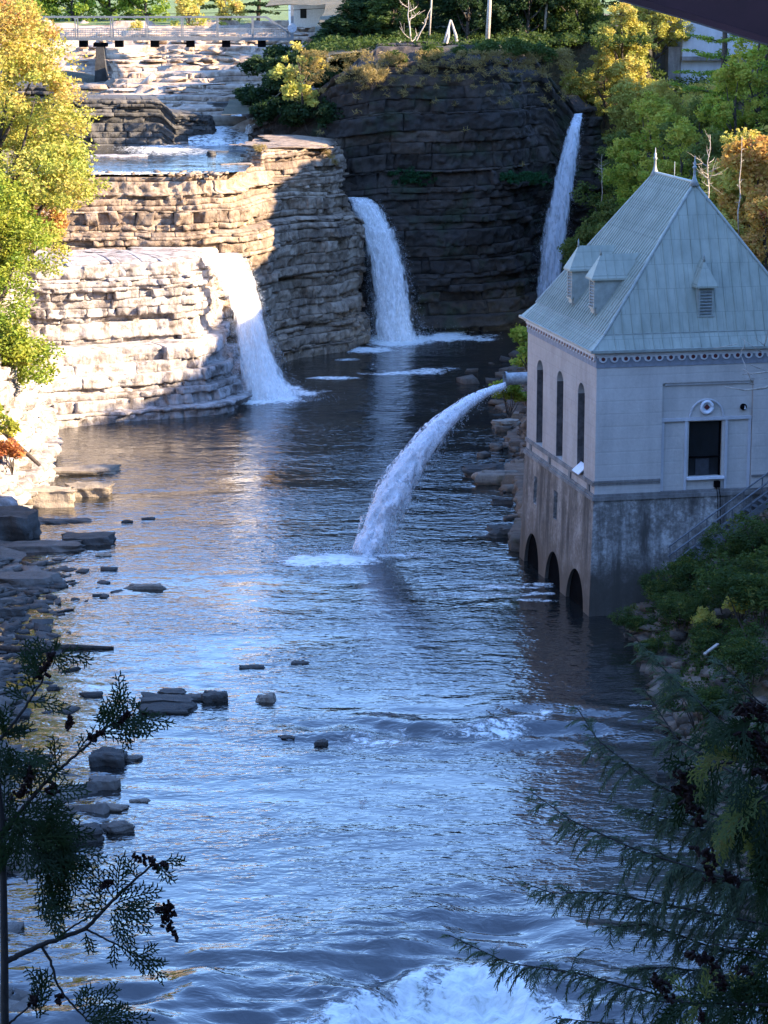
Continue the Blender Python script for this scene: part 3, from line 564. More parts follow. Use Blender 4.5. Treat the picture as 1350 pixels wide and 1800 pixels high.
def jet_shell(name, k, fade0, seed):
    T = np.gradient(JP[:, :3], axis=0); T /= np.linalg.norm(T, axis=1)[:, None]
    A = np.cross(T, [0, 1., 0]); A /= np.linalg.norm(A, axis=1)[:, None]; B = np.cross(T, A)
    th = np.linspace(0, 2*np.pi, n_, endpoint=False); tt = np.linspace(0, 1, len(JP))[:, None]
    rr = JP[:, 3:4]*k*(1+(.75*fbm(np.cos(th)[None]*2.4+np.sin(th)[None]*1.1+seed, np.sin(th)[None]*2.4+tt*16, seed, 5))*(.10+tt))
    lower = np.clip((np.cos(th)[None]*np.sign(A[:, 2:3])*-1), 0, 1)
    rr = rr*(1+.7*lower*tt*(k > .9))
    V = JP[:, None, :3]+A[:, None]*(np.cos(th)[None, :, None]*rr[..., None])+B[:, None]*(np.sin(th)[None, :, None]*rr[..., None])
    m = len(JP); i, j = np.meshgrid(np.arange(m-1), np.arange(n_), indexing='ij'); a = (i*n_+j).ravel(); b = (i*n_+(j+1) % n_).ravel()
    fade = (fade0-(.35*tt+.45*lower*tt)*(1 if k > .9 else .6)+0*th[None])
    mesh_np(name, V.reshape(-1, 3), np.stack([a, b, b+n_, a+n_], 1), gj.m, jroot, True, {'fade': fade.ravel()})
jet_shell('falling_water', .62, 1.25, 3); jet_shell('water_veil', 1.0, .9, 8); jet_shell('water_veil', 1.25, .42, 15)
rngj = np.random.default_rng(5); kk = (rngj.random(8200)**.75*(len(JP)-1)).astype(int); q = JP[kk, :3].copy(); w = JP[kk, 3]
q[:, 0] += np.abs(rngj.normal(0, 1, len(q)))*w*1.15-.5*w; q[:, 1] += rngj.normal(0, .7, len(q))*w; q[:, 2] += rngj.normal(-.3, .7, len(q))*w
q += .5*w[:, None]*np.stack([fbm(q[:, 0]*1.2, q[:, 2]*1.2, 91, 3), fbm(q[:, 0]*1.2, q[:, 2]*1.2, 92, 3), fbm(q[:, 0]*1.2, q[:, 2]*1.2, 93, 3)], 1)*2
q = np.concatenate([q, base_spray((-1.8, 128.6, .05), (1.5, .5), .22, 2200, 3)])
droplets('spray', q, .016, jroot, 4, 1.5)
# ------------------------------------------------------------------ powerhouse (local x right along the front, y back along the river side)
PX, PY, PH = 9.92, 116.52, 0.2085; PW, PL = 10.98, 12.27
ZB, ZE, ZR, ZEAVE, OV = 5.72, 12.30, 20.19, 12.69, .33
house = empty('powerhouse', (PX, PY, 0), PH, 'pale concrete powerhouse with steep grey-green metal roof standing in the river', 'powerhouse')
def wall_mat(name, stops, stain, stainc, course=True, low=None):
    g = G(name); P = g.coord(); n = g.noise(P, .8, 5, .65); n2 = g.noise(P, 6, 5, .65); st = g.noise(g.coord((1.3, 1.3, .15)), 1.0, 6, .66, .15)
    c = g.ramp(g.math('MULTIPLY_ADD', n, .6, g.math('MULTIPLY', n2, .4)), stops)
    c = g.mix(g.ramp(st, [(.42, 0.0), (.66, stain)]), c, stainc)
    pt = g.noise(g.coord((.8, .8, .5)), 1.3, 5, .7)
    c = g.mix(g.ramp(pt, [(.60, 0.0), (.66, stain*.5)]), c, g.mix(1.0, c, (1.35, 1.32, 1.28), 'MULTIPLY'))
    if low:
        sz = g.n('SeparateXYZ', {0: P}); zz = g.math('MULTIPLY_ADD', n, 2.2, sz.outputs[2])
        c = g.mix(g.ramp(g.math('MULTIPLY', zz, .25), [(low[0]*.25, low[1]), (low[2]*.25, 0.0)]), c, low[3])
    h = n2
    if course:
        w = g.n('TexWave', {'Vector': g.coord((0, 0, 1)), 'Scale': .52, 'Distortion': 0}, bands_direction='Z')
        h = g.math('MULTIPLY_ADD', g.ramp(w.outputs[1], [(.0, 0.0), (.06, 1.0)]), .4, n2)
        c = g.mix(g.ramp(w.outputs[1], [(.0, .16), (.05, 0.0)]), c, g.mix(1.0, c, (.7, .7, .7), 'MULTIPLY'))
    g.princ(c, .85, g.bump(h, .015, .7)); return g.m
M_WALL = wall_mat('painted_concrete', [(.3, (.41, .37, .33)), (.5, (.50, .455, .41)), (.7, (.56, .52, .475))], .45, (.33, .30, .28))
M_BASE = wall_mat('stained_concrete', [(.36, (.09, .085, .08)), (.48, (.22, .20, .18)), (.60, (.50, .48, .45))], .95, (.055, .048, .042), False, (2.6, .93, 5.2, (.05, .042, .032)))
M_TRIM = wall_mat('trim_concrete', [(.3, (.42, .41, .42)), (.5, (.50, .49, .50)), (.7, (.56, .55, .55))], .3, (.25, .23, .22), False)
M_BELT = wall_mat('stained_belt_concrete', [(.3, (.12, .11, .105)), (.5, (.22, .205, .19)), (.7, (.32, .30, .28))], .6, (.06, .05, .045), False)
def arch_poly(x0, x1, z0, zs, n=12):
    c = (x0+x1)/2; r = (x1-x0)/2
    return [(x0, z0)]+[(c-r*math.cos(math.pi*k/n), zs+r*math.sin(math.pi*k/n)) for k in range(n+1)]+[(x1, z0)]
SIDE_WIN = [(1.85, 3.05), (5.55, 6.75), (9.25, 10.45)]      # along y
U0, U1, UC = 3.24, 7.74, 5.49
b = MB(); b.bx(0, PW, 0, PL, ZB, ZE)
walls = b.build('wall', M_WALL, house)
c = MB(); c.bx(U0, U1, -.5, .18, ZB-.5, 11.05)                           # recess in the front
c.bx(4.66, 6.31, -.5, .75, 6.48, 9.14)                                    # front window
for y0, y1 in SIDE_WIN: c.prism(arch_poly(y0, y1, 6.45, 10.2), -.5, .95, 'x')
boolean_cut(walls, c)
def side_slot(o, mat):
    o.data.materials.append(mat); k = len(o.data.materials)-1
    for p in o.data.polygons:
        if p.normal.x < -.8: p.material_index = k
M_SIDE = wall_mat('bounce_tan_concrete', [(.3, (.34, .28, .24)), (.5, (.43, .36, .31)), (.7, (.50, .43, .375))], .35, (.24, .19, .155))  # wall concrete with warm light bounced off the sunlit cliff painted in
M_BASESIDE = wall_mat('bounce_brown_stained_concrete', [(.34, (.10, .078, .06)), (.48, (.21, .165, .13)), (.64, (.38, .32, .265))], .95, (.055, .042, .032), False, (2.0, .85, 4.4, (.10, .07, .045)))  # stained basement concrete, with the same warm bounced light painted into its colour
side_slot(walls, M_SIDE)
# battered basement with three tail-race arches
o_ = .32; b = MB()
v = [(-o_, -o_, -2), (PW+o_, -o_, -2), (PW+o_, PL+o_, -2), (-o_, PL+o_, -2), (-.06, -.06, ZB), (PW+.06, -.06, ZB), (PW+.06, PL+.06, ZB), (-.06, PL+.06, ZB)]
b.add(v, [(0, 3, 2, 1), (4, 5, 6, 7), (0, 1, 5, 4), (1, 2, 6, 5), (2, 3, 7, 6), (3, 0, 4, 7)])
base = b.build('basement', M_BASE, house)
c = MB()
for y0, y1, zt in [(.70, 3.75, 1.75), (4.75, 7.6, 1.7), (8.75, 11.6, 1.75)]:
    yc = (y0+y1)/2; rr = (y1-y0)/2; c.prism([(y0, -3)]+[(yc-rr*math.cos(math.pi*k/16), -.3+(zt+.3)*math.sin(math.pi*k/16)) for k in range(17)]+[(y1, -3)], -1.5, 9.0, 'x')
for y0, y1 in [(5.95, 6.6), (9.75, 10.35)]: c.bx(-1, .7, y0, y1, 3.35, 4.75)
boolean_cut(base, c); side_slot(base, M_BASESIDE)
for y0, y1 in [(5.95, 6.6), (9.75, 10.35)]: MB().bx(.45, .5, y0-.05, y1+.05, 3.3, 4.8).build('basement_window', M_DARK, house)
for y0, y1 in [(.70, 3.75), (4.75, 7.6), (8.75, 11.6)]: MB().bx(-.06, .0, y0-.1, y1+.1, -3, 1.95).build('tailrace_shade_plate', M_DARK, house)  # black plates stand in for the shade inside the arches
# belt courses
m = MB(); m.bx(-.14, PW+.14, -.14, PL+.14, ZB-.16, ZB+.02); m.bx(-.07, PW+.07, -.07, PL+.07, ZB+.022, ZB+.14); m.build('belt_course', M_BELT, house)
for q in [(-.06, U0-.02, -.06, .1, 6.40, 6.50), (-.04, U0-.02, -.04, .1, 6.28, 6.36), (U1+.02, PW+.06, -.06, .1, 6.40, 6.50), (-.08, -.002, .12, PL, 6.22, 6.42)]: MB().bx(*q).build('string_course', M_BELT, house)
for y in (0.9, 4.1, 7.8, 11.4): MB().bx(-.07, -.003, y-.16, y+.16, ZB+.15, 6.2).build('pilaster_block', M_BELT, house)
# recessed panel on the front: frame, pilasters, lintel, lunette, medallion
m = MB()
m.bx(U0+.02, U1-.02, .06, .179, 9.20, 9.34)
for x in (4.42, 6.43): m.bx(x, x+.13, .08, .179, ZB+.15, 9.195)
m.bx(U0+.02, U0+.16, .09, .179, ZB+.15, 9.195); m.bx(U1-.16, U1-.02, .09, .179, ZB+.15, 9.195); m.bx(U0+.165, U1-.165, .09, .179, 10.92, 11.04)
m.build('panel_frame', M_TRIM, house)
m = MB(); pts = []
for k in range(17):
    a = math.pi*k/16; pts.append((UC-.83*math.cos(a), .13, 9.36+.83*math.sin(a)))
m.tube(pts, .055, 6); m.build('lunette_arch', M_TRIM, house)
m = MB()
ring = [(UC+.27*math.cos(2*math.pi*k/24), .10, 9.82+.27*math.sin(2*math.pi*k/24)) for k in range(25)]
m.tube(ring, .085, 8); med = m.build('medallion', M_WHITE, house, True)
m = MB(); m.prism([(UC+.19*math.cos(2*math.pi*k/20), 9.82+.19*math.sin(2*math.pi*k/20)) for k in range(20)], .13, .175); m.build('medallion_disc', M_WHITE, med)
M_RED = flat_mat('dark_red_tile', (.10, .02, .02), .5)
m = MB(); m.prism([(UC-.15, 9.82), (UC, 9.97), (UC+.15, 9.82), (UC, 9.67)], .085, .125); m.build('diamond', M_RED, med)
# front window: dark opening, frame, lower sash, sill
M_GLASS = flat_mat('dark_window_glass', (.010, .011, .013), .35, .3, 2)
m = MB(); m.bx(4.655, 6.315, .42, .46, 6.475, 9.145); w = m.build('window', M_GLASS, house)
m = MB(); m.bx(4.66, 4.74, .32, .419, 6.48, 9.14); m.bx(6.23, 6.31, .32, .419, 6.48, 9.14); m.bx(4.745, 6.225, .32, .419, 7.35, 7.42); m.build('window_frame', M_DARK, w)
m = MB(); m.bx(5.08, 5.75, .36, .417, 6.5, 7.3); m.build('shutter_board', flat_mat('dark_board', (.03, .032, .038), .6), w)
m = MB(); m.bx(4.56, 6.41, -.03, .41, 6.36, 6.478); m.build('window_sill', M_WHITE, w)
M_REVEAL = flat_mat('stained_reveal', (.10, .085, .08), .9, .4, 3)
# side windows: frame with mullion and transom, sunken glass, one open hopper
for i, (y0, y1) in enumerate(SIDE_WIN):
    m = MB(); m.prism(arch_poly(y0-.03, y1+.03, 6.42, 10.2), .80, .84, 'x'); w = m.build('window', M_GLASS, house)
    yc = (y0+y1)/2; m = MB()
    m.bx(.62, .798, yc-.05, yc+.05, 6.46, 10.75); m.bx(.60, .796, y0+.01, y1-.01, 9.2, 9.32); m.bx(.60, .797, y0+.01, y0+.1, 6.46, 10.2); m.bx(.60, .797, y1-.1, y1-.01, 6.46, 10.2)
    for z in (7.4, 8.3): m.bx(.66, .795, y0+.1, y1-.1, z, z+.05)
    m2_ = MB(); m2_.bx(.02, .795, y1-.012, y1-.006, 6.46, 10.2); m2_.bx(.02, .795, y0+.006, y0+.012, 6.46, 10.2); m2_.build('reveal', M_REVEAL, w)
    m.build('window_frame', flat_mat('grey_window_frame', (.32, .33, .34), .6) if i == 0 else bpy.data.materials['grey_window_frame'], w)
    if i == 0:
        m = MB(); m.box((-.02, yc, 6.66), (.04, y1-y0-.1, .62), M=Matrix.Rotation(math.radians(48), 3, 'Y')); m.build('hopper_pane', M_WHITE, w)
# wall lamp and cable box
m = MB(); m.lathe([(.05, 0), (.15, .02), (.16, .12), (.10, .2)], n=14); l = m.build('wall_lamp', M_DARK, house, True); l.location = (7.30, .17, 9.78); l.rotation_euler = (math.pi/2, 0, 0)
m = MB(); m.prism([(-.04, -.08), (.04, -.08), (.0, .08)], -.03, .03); q = m.build('lamp_lens', M_WHITE, l); q.location = (.03, 0, .22); q.rotation_euler = (-math.pi/2, 0, 0)
m = MB(); m.bx(5.95, 6.2, -.08, .175, 5.95, 6.25); m.tube([(6.02, -.07, 5.95), (6.02, -.26, 5.6), (6.03, -.40, 3.9)], .02, 5); m.tube([(6.14, -.07, 5.95), (6.14, -.26, 5.6), (6.15, -.40, 4.0)], .02, 5)
m.build('cable_box', M_DARK, house)
# frieze: band of small round arches with dark red dots, both faces
m = MB(); m.bx(-.16, PW+.16, -.16, PL+.16, ZE+.16, ZEAVE-.02)
DOTS = []
def scal(n, tot, face):
    st = tot/n
    for k in range(n):
        cc = (k+.5)*st; r = st*.36; arc = [(cc-r*math.cos(math.pi*j/8), ZE-.03-r*.95*math.sin(math.pi*j/8)) for j in range(9)]
        out = [(cc-r*.55*math.cos(math.pi*j/8), ZE+.155-.0*j) for j in (0, 8)]
        poly = [(cc-st*.5, ZE+.155), (cc-st*.5, ZE+.06), (cc-r, ZE+.06)]+[(cc-r*math.cos(math.pi*j/8), ZE+.02-r*.95*math.sin(math.pi*j/8)) for j in range(9)]+[(cc+r, ZE+.06), (cc+st*.5, ZE+.06), (cc+st*.5, ZE+.155)]
        if face == 'front':
            m.prism(poly, -.12, -.003); DOTS.append(MB().prism([(cc+.095*math.cos(2*math.pi*j/10), ZE-.0+.095*math.sin(2*math.pi*j/10)) for j in range(10)], -.15, -.118))
        else:
            m.prism(poly, -.12, -.003, 'x'); DOTS.append(MB().prism([(cc+.07*math.cos(2*math.pi*j/10), ZE-.0+.07*math.sin(2*math.pi*j/10)) for j in range(10)], -.15, -.118, 'x'))
scal(20, PW, 'front'); scal(26, PL, 'side')
fz = m.build('frieze', flat_mat('frieze_white', (.60, .60, .61), .7, .08, 4), house); [q.build('frieze_dot', M_RED, fz) for q in DOTS]
m = MB(); m.bx(-.035, PW+.035, -.035, PL+.035, ZE-.42, ZE+.155); m.build('frieze_ground', flat_mat('frieze_shade_grey', (.22, .23, .26), .8, .15, 4), fz)  # dark band painted in place of shadow in the gaps between scallops
# roof: flared eave strip, steep hipped planes with standing seams, rolled hips, finials
def roof_mat():
    g = G('painted_metal_roof'); P = g.coord(); n = g.noise(P, .7, 5, .6); st = g.noise(g.coord((2.2, 2.2, .35)), 1.0, 5, .6)
    c = g.ramp(g.math('MULTIPLY_ADD', st, .55, g.math('MULTIPLY', n, .45)), [(.3, (.21, .225, .18)), (.5, (.285, .30, .245)), (.7, (.365, .375, .31))])
    bt = g.n('TexBrick', {'Vector': g.coord(), 'Color1': (1, 1, 1, 1), 'Color2': (.85, .88, .86, 1), 'Mortar': (.35, .38, .37, 1), 'Scale': 1.0, 'Mortar Size': .012, 'Brick Width': .5, 'Row Height': 1.1}, offset=.5)
    g.set(bt.inputs['Vector'], g.n('CombineXYZ', {0: g.n('SeparateXYZ', {0: P}).outputs[0], 1: g.n('SeparateXYZ', {0: P}).outputs[2]}).outputs[0])
    c = g.mix(.45, c, g.mix(1.0, c, bt.outputs[0], 'MULTIPLY'))
    g.princ(c, .62, g.bump(n, .02, .6)); return g.m
M_ROOF = roof_mat(); M_ROOFTRIM = flat_mat('roof_trim_metal', (.26, .28, .25), .5, .15, 3)
DF, DB = 2.76, PL-8.79
E_ = [(-OV, -OV, ZEAVE), (PW+OV, -OV, ZEAVE), (PW+OV, PL+OV, ZEAVE), (-OV, PL+OV, ZEAVE)]
zb_ = ZEAVE+.72; kx = .62; ky = .34
B_ = [(-OV+kx+.1, -OV+ky+.12, zb_), (PW+OV-kx-.1, -OV+ky+.12, zb_), (PW+OV-kx-.1, PL+OV-ky-.12, zb_), (-OV+kx+.1, PL+OV-ky-.12, zb_)]
R0, R1 = (PW/2, DF, ZR), (PW/2, PL-DB, ZR)
m = MB(); m.add(E_+B_+[R0, R1], [(0, 1, 5, 4), (1, 2, 6, 5), (2, 3, 7, 6), (3, 0, 4, 7), (4, 5, 8), (5, 6, 9, 8), (6, 7, 9), (7, 4, 8, 9), (3, 2, 1, 0)])
def lerp(a, b, t): return tuple(x+(y-x)*t for x, y in zip(a, b))
def clipseam(a0, a1, l0, l1, r0, r1): pass
for k in range(1, 22):                                  # front seams: vertical, from the break up to the hips
    x = B_[0][0]+(B_[1][0]-B_[0][0])*k/22; xr = PW/2
    t = 1-abs(x-xr)/(xr-B_[0][0]); top = lerp((xr, B_[0][1], zb_), R0, t); y1 = top[1]; z1 = top[2]
    m.bar((x, B_[0][1]-.02, zb_), (x, y1-.02, z1), .035, .05)
    m.bar((x, -OV-.02, ZEAVE+.02), (x, B_[0][1]-.02, zb_), .03, .03)
for k in range(1, 34):                                  # river-side seams
    y = B_[0][1]+(B_[3][1]-B_[0][1])*k/34
    tt = 1.0
    if y < DF: tt = (y-B_[0][1])/(DF-B_[0][1])
    if y > PL-DB: tt = (B_[3][1]-y)/(B_[3][1]-(PL-DB))
    top = lerp((B_[0][0], y, zb_), (PW/2, y, ZR), tt)
    m.bar((B_[0][0]-.02, y, zb_+.02), (top[0]-.02, y, top[2]+.02), .035, .05)
    m.bar((-OV-.02, y, ZEAVE+.03), (B_[0][0]-.02, y, zb_+.02), .025, .03)
roof = m.build('roof', M_ROOF, house)
m = MB()
for a, b2 in ((B_[0], R0), (B_[1], R0), (B_[2], R1), (B_[3], R1), (R0, R1)): m.tube([a, b2], .075, 8)
for a, b2 in ((E_[0], B_[0]), (E_[1], B_[1])): m.tube([a, b2], .05, 6)
m.bar(lerp(B_[0], B_[1], .0), B_[1], .05, .06); m.bar(B_[0], B_[3], .05, .06)
m.bar((-OV-.04, -OV-.03, ZEAVE-.01), (PW+OV, -OV-.03, ZEAVE-.01), .10, .12); m.bar((-OV-.03, -OV-.08, ZEAVE-.01), (-OV-.03, PL+OV, ZEAVE-.01), .10, .12)
m.build('roof_cap', M_ROOFTRIM, roof)
for (x, y, z) in (R0, R1):
    m = MB(); m.lathe([(.26, -.15), (.12, .12), (.07, .3), (.06, .62), (.10, .66), (.10, .74), (.05, .78), (.075, .9), (.03, 1.0), (.02, 1.22), (.0, 1.24)], (x, y, z), 10)
    m.build('finial', flat_mat('finial_metal', (.24, .25, .24), .6) if y == R0[1] else bpy.data.materials['finial_metal'], roof, True)
m = MB(); m.tube([(PW/2, DF+3.0, ZR+.05), (PW/2, DF+3.0, ZR+.75)], .02, 5); m.build('lightning_rod', M_STEELGREY, roof)
# dormers
def dormer(xf, yc, zb, w, hh, depth, rise, front):
    """built facing -y at origin, then turned"""
    R = Matrix.Rotation(0 if front else -math.pi/2, 4, 'Z')
    def put(o): o.location = (xf, yc, zb); o.rotation_euler = (0, 0, 0 if front else -math.pi/2); return o
    m = MB(); m.bx(-w/2, -w/2+.09, 0, .12, 0, hh); m.bx(w/2-.09, w/2, 0, .12, 0, hh); m.bx(-w/2+.09, w/2-.09, .05, depth, -.3, hh); m.bx(-w/2, -w/2+.09, .12, depth, -.3, hh); m.bx(w/2-.09, w/2, .12, depth, -.3, hh)
    m.bx(-w/2-.05, w/2+.05, -.04, .06, -.07, -.005)
    dm = put(m.build('dormer', M_ROOFTRIM, house))
    m = MB(); n = 8
    for k in range(n): m.box((0, .02, .08+k*(hh-.12)/n), (w-.19, .05, .075), M=Matrix.Rotation(math.radians(35), 3, 'X'))
    lv = m.build('louvre', flat_mat('louvre_slat', (.18, .20, .20), .6) if 'louvre_slat' not in bpy.data.materials else bpy.data.materials['louvre_slat'], dm)
    m = MB(); e = .16
    ev = [(-w/2-e, -e, hh+.005), (w/2+e, -e, hh+.005), (w/2+e, depth, hh+.005), (-w/2-e, depth, hh+.005)]
    ev2 = [(x, y, z+.09) for x, y, z in ev]; p0 = (0, .42, hh+rise); p1 = (0, depth+rise*.55, hh+rise)
    m.add(ev+ev2+[p0, p1], [(3, 2, 1, 0), (0, 1, 5, 4), (1, 2, 6, 5), (2, 3, 7, 6), (3, 0, 4, 7), (4, 5, 8), (5, 6, 9, 8), (7, 4, 8, 9), (6, 7, 9)])
    for s_ in (-1, 1):
        for k in range(1, 4):
            y = depth*k/4+.2; m.bar((s_*(w/2+e), y, hh+.11), (0, y, hh+rise), .03, .04)
    m.build('dormer_roof', M_ROOF, dm)
    m = MB(); m.lathe([(.06, -.05), (.035, .1), (.05, .16), (.01, .34)], (0, .42, hh+rise), 8); m.build('dormer_finial', M_ROOFTRIM, dm, True)
dormer(5.40, .38, 14.15, .74, 1.3, 1.2, 1.25, True)
dormer(.62, 3.1, 14.35, .80, 1.3, 1.7, 1.2, False)
dormer(.62, 6.9, 14.35, .80, 1.3, 1.7, 1.2, False)

# ------------------------------------------------------------------ pipe, stairs, footbridge, arch bridge, far buildings
pr = empty('outlet_pipe', (9.5, 134.2, 8.7), label='grey steel outlet pipe jutting over the river from behind the powerhouse', cat='pipe')
m = MB(); n = 18; R_ = .33
for a, b2, r in (((-3.0, -.7, -.05), (4.5, 1.0, .02), R_),):
    m.tube([a, b2], r, n, cap=False); m.tube([a, b2], r-.03, n, cap=False)
p = m.build('pipe_barrel', flat_mat('weathered_pipe', (.34, .34, .34), .55, .35, 4, .3), pr, True)
m = MB(); m.tube([(-3.04, -.71, -.05), (-2.94, -.685, -.05)], R_+.07, n, cap=False); m.tube([(-3.04, -.71, -.05), (-2.94, -.685, -.05)], R_-.03, n, cap=False); m.build('pipe_flange', M_STEELGREY, pr)
m = MB(); m.tube([(-2.2, -.52, -.05), (3.5, .7, 0)], R_-.04, n); m.build('pipe_water', M_DARK, pr)
for q in [(-.6, -.2, -.35, .25, -2.6, -.34), (1.6, 2.0, .1, .7, -2.6, -.34)]: MB().bx(*q).build('pipe_support', M_BELT, pr)

sr = empty('staircase', (13.75, 115.6, 2.3), .2, 'grey metal open staircase climbing the bank in front of the powerhouse basement', 'staircase')
A_ = Vector((0, 0, 0)); B2 = Vector((7.2, 0, 5.1)); wst = 1.0; M_STAIR = flat_mat('stair_steel', (.13, .14, .15), .55, .25, 6, .3)
for y in (0, wst):
    m = MB(); m.bar(A_+Vector((0, y, 0)), B2+Vector((0, y, 0)), .09, .32); m.build('stringer', M_STAIR, sr)
    m = MB()
    for h in (.55, 1.0): m.tube([A_+Vector((-.1, y, h)), B2+Vector((0, y, h))], .045, 6)
    for k in range(9):
        q = A_.lerp(B2, k/8)+Vector((0, y, 0)); m.tube([q, q+Vector((0, 0, 1.0))], .035, 6)
    m.build('handrail', M_STAIR, sr)
for k in range(24):
    q = A_.lerp(B2, (k+.5)/24); m = MB(); m.bx(q.x-.13, q.x+.13, .035, wst-.035, q.z+.02, q.z+.06); m.build('tread', M_STAIR, sr)

fb = empty('footbridge', (-23.5, 270, 22.9), label='grey steel footbridge with mesh sides crossing above the upper river', cat='footbridge')
M_BR = flat_mat('bridge_steel', (.13, .135, .14), .5, .15, 3, .2)
x0, x1 = -17.0, 13.9
m = MB(); m.bx(x0, x1, -1.0, 1.0, .0, .18)
m.build('deck', M_BR, fb)
for k in range(9): MB().bx(x0+1+k*3.75, x0+1.8+k*3.75, -.8, .8, -.75, -.02).build('crossbeam', M_DARK, fb)  # near-black colour stands in for the shade beneath the deck
for y in (-1.1, 1.1):
    m = MB(); m.bar((x0, y, 2.35), (x1-2.8, y, 2.35), .14, .16); m.bar((x1-2.8, y, 2.35), (x1, y, .5), .12, .14); m.bar((x0, y, .1), (x1, y, .1), .14, .30)
    for k in range(9):
        x = x0+.8+k*3.7; zt = 2.3 if x < x1-2.8 else 2.3-(x-x1+2.8)*.62
        m.bar((x, y, .1), (x, y, max(.4, zt)), .12, .12)
    m.build('truss', M_BR, fb)
    m = MB(); yy = y*.93
    for k in range(124): m.bar((x0+k*.25, yy, .15), (x0+k*.25+.0, yy, 1.15), .03, .03)
    for z in (.35, .55, .75, .95, 1.15): m.bar((x0, yy+.03, z), (x1, yy+.03, z), .03, .035)
    m.build('mesh_panel', flat_mat('mesh_wire', (.16, .165, .17), .5) if y < 0 else bpy.data.materials['mesh_wire'], fb)
m = MB(); m.bx(x1-.15, x1+.15, -1.32, -1.17, -1, 3.6); m.build('end_post', M_BR, fb)
m = MB(); m.prism([(x1+.48*math.cos(2*math.pi*k/18), 1.25+.48*math.sin(2*math.pi*k/18)) for k in range(18)], -1.38, -1.325); m.build('round_sign', flat_mat('sign_grey', (.30, .32, .35), .5), fb)
m = MB(); m.prism([(-7.1, -6.4), (-5.5, -6.4), (-5.9, -.72), (-6.7, -.72)], -1.0, 1.0); m.build('pier', R_GREY, fb)
m = MB(); m.bar((-7.0, 0, -.5), (-5.6, 0, -.5), 1.6, .4); m.build('pier_cap', M_DARK, fb)

M_ARCH = flat_mat('dark_red_paint', (.055, .018, .022), .5, .3, 1.5, bump=.004)
ab = empty('arch_bridge', (0, 20, 0), label='dark red steel arch bridge girder crossing the upper right corner overhead', cat='bridge')
def za(x): return 29.78+.235-.0100*((x+12.2)**2-(1.8+12.2)**2)-.02-.21
xs_ = np.linspace(-46, 27, 75); m = MB(); m2 = MB()
for a, b2 in zip(xs_[:-1], xs_[1:]):
    for (y0, y1, d0, d1) in ((-.02, .02, .06, 1.5),):
        m.add([(a, y, za(a)+d) for y in (-.3, .3) for d in (0.05, 1.5)]+[(b2, y, za(b2)+d) for y in (-.3, .3) for d in (0.05, 1.5)], [(0, 1, 5, 4), (2, 6, 7, 3), (1, 3, 7, 5), (0, 4, 6, 2)])
    m2.add([(a, y, za(a)+d) for y in (-.42, .42) for d in (0., .047)]+[(b2, y, za(b2)+d) for y in (-.42, .42) for d in (0., .047)], [(0, 1, 5, 4), (2, 6, 7, 3), (1, 3, 7, 5), (0, 4, 6, 2)])
m.build('arch_rib', M_ARCH, ab); m2.build('flange', M_ARCH, ab)
for x in np.arange(-43.02, 26, 3.0): MB().bx(x-.012, x+.012, -.345, -.301, za(x)+.06, za(x)+1.45).build('stiffener', M_ARCH, ab)

hb = empty('pale_house', (-9.6, 332, 22.8), .1, label='small sunlit white house beyond the right end of the footbridge', cat='house')
m = MB(); m.bx(-2.4, 3.4, 0, 5, 0, 4.4); m.build('wall', M_WHITE, hb)
m = MB(); m.add([(-2.8, -.4, 4.4), (3.8, -.4, 4.4), (3.8, 5.4, 4.4), (-2.8, 5.4, 4.4), (.5, -.4, 6.6), (.5, 5.4, 6.6)], [(0, 1, 4), (1, 2, 5, 4), (2, 3, 5), (3, 0, 4, 5), (3, 2, 1, 0)]); m.build('roof', flat_mat('grey_shingle', (.16, .15, .15)), hb)
m = MB(); m.bx(-1.2, -.4, -.03, .02, 1.2, 2.4); m.build('window', M_GLASS, hb)
cb = empty('concrete_building', (30.3, 236, 16.4), .12, label='blue-grey concrete block building half hidden by trees under the red girder', cat='building'); cb.scale = (.936, .936, .936)
M_CONC = wall_mat('pale_concrete', [(.3, (.42, .43, .45)), (.5, (.50, .51, .53)), (.7, (.56, .57, .59))], .3, (.30, .29, .29), False)
for q in [(-3.1, 6, 0, 8, 6.3, 14), (-3.1, 3.2, .5, 8, 2.5, 5.9), (-3.1, 1.2, 1, 8, -3, 2.2)]: MB().bx(*q).build('wall', M_CONC, cb)
for q in [(-3.2, 6.2, -.25, 8, 5.905, 6.295), (-3.2, 3.4, .2, 8, 2.205, 2.495)]: MB().bx(*q).build('ledge_slab', M_BELT, cb)
m = MB(); m.bx(-4.4, -3.15, .4, 7, -3, 7.2); m.build('buttress', M_BELT, cb)
for x in (-1.5, .6): 
    m = MB(); m.bx(x, x+1.0, .95, .99, .3, 1.4); m.build('window', M_GLASS, cb)
cr_ = MB(); cr_.tube([(-30+6*k, 300+6*k, 25.0+.15*k-.25*math.sin(math.pi*k/5)) for k in range(6)], .035, 5)
tag(cr_.build('overhead_cable', M_DARK), 'thin dark cable strung above the footbridge against the trees', 'cable')
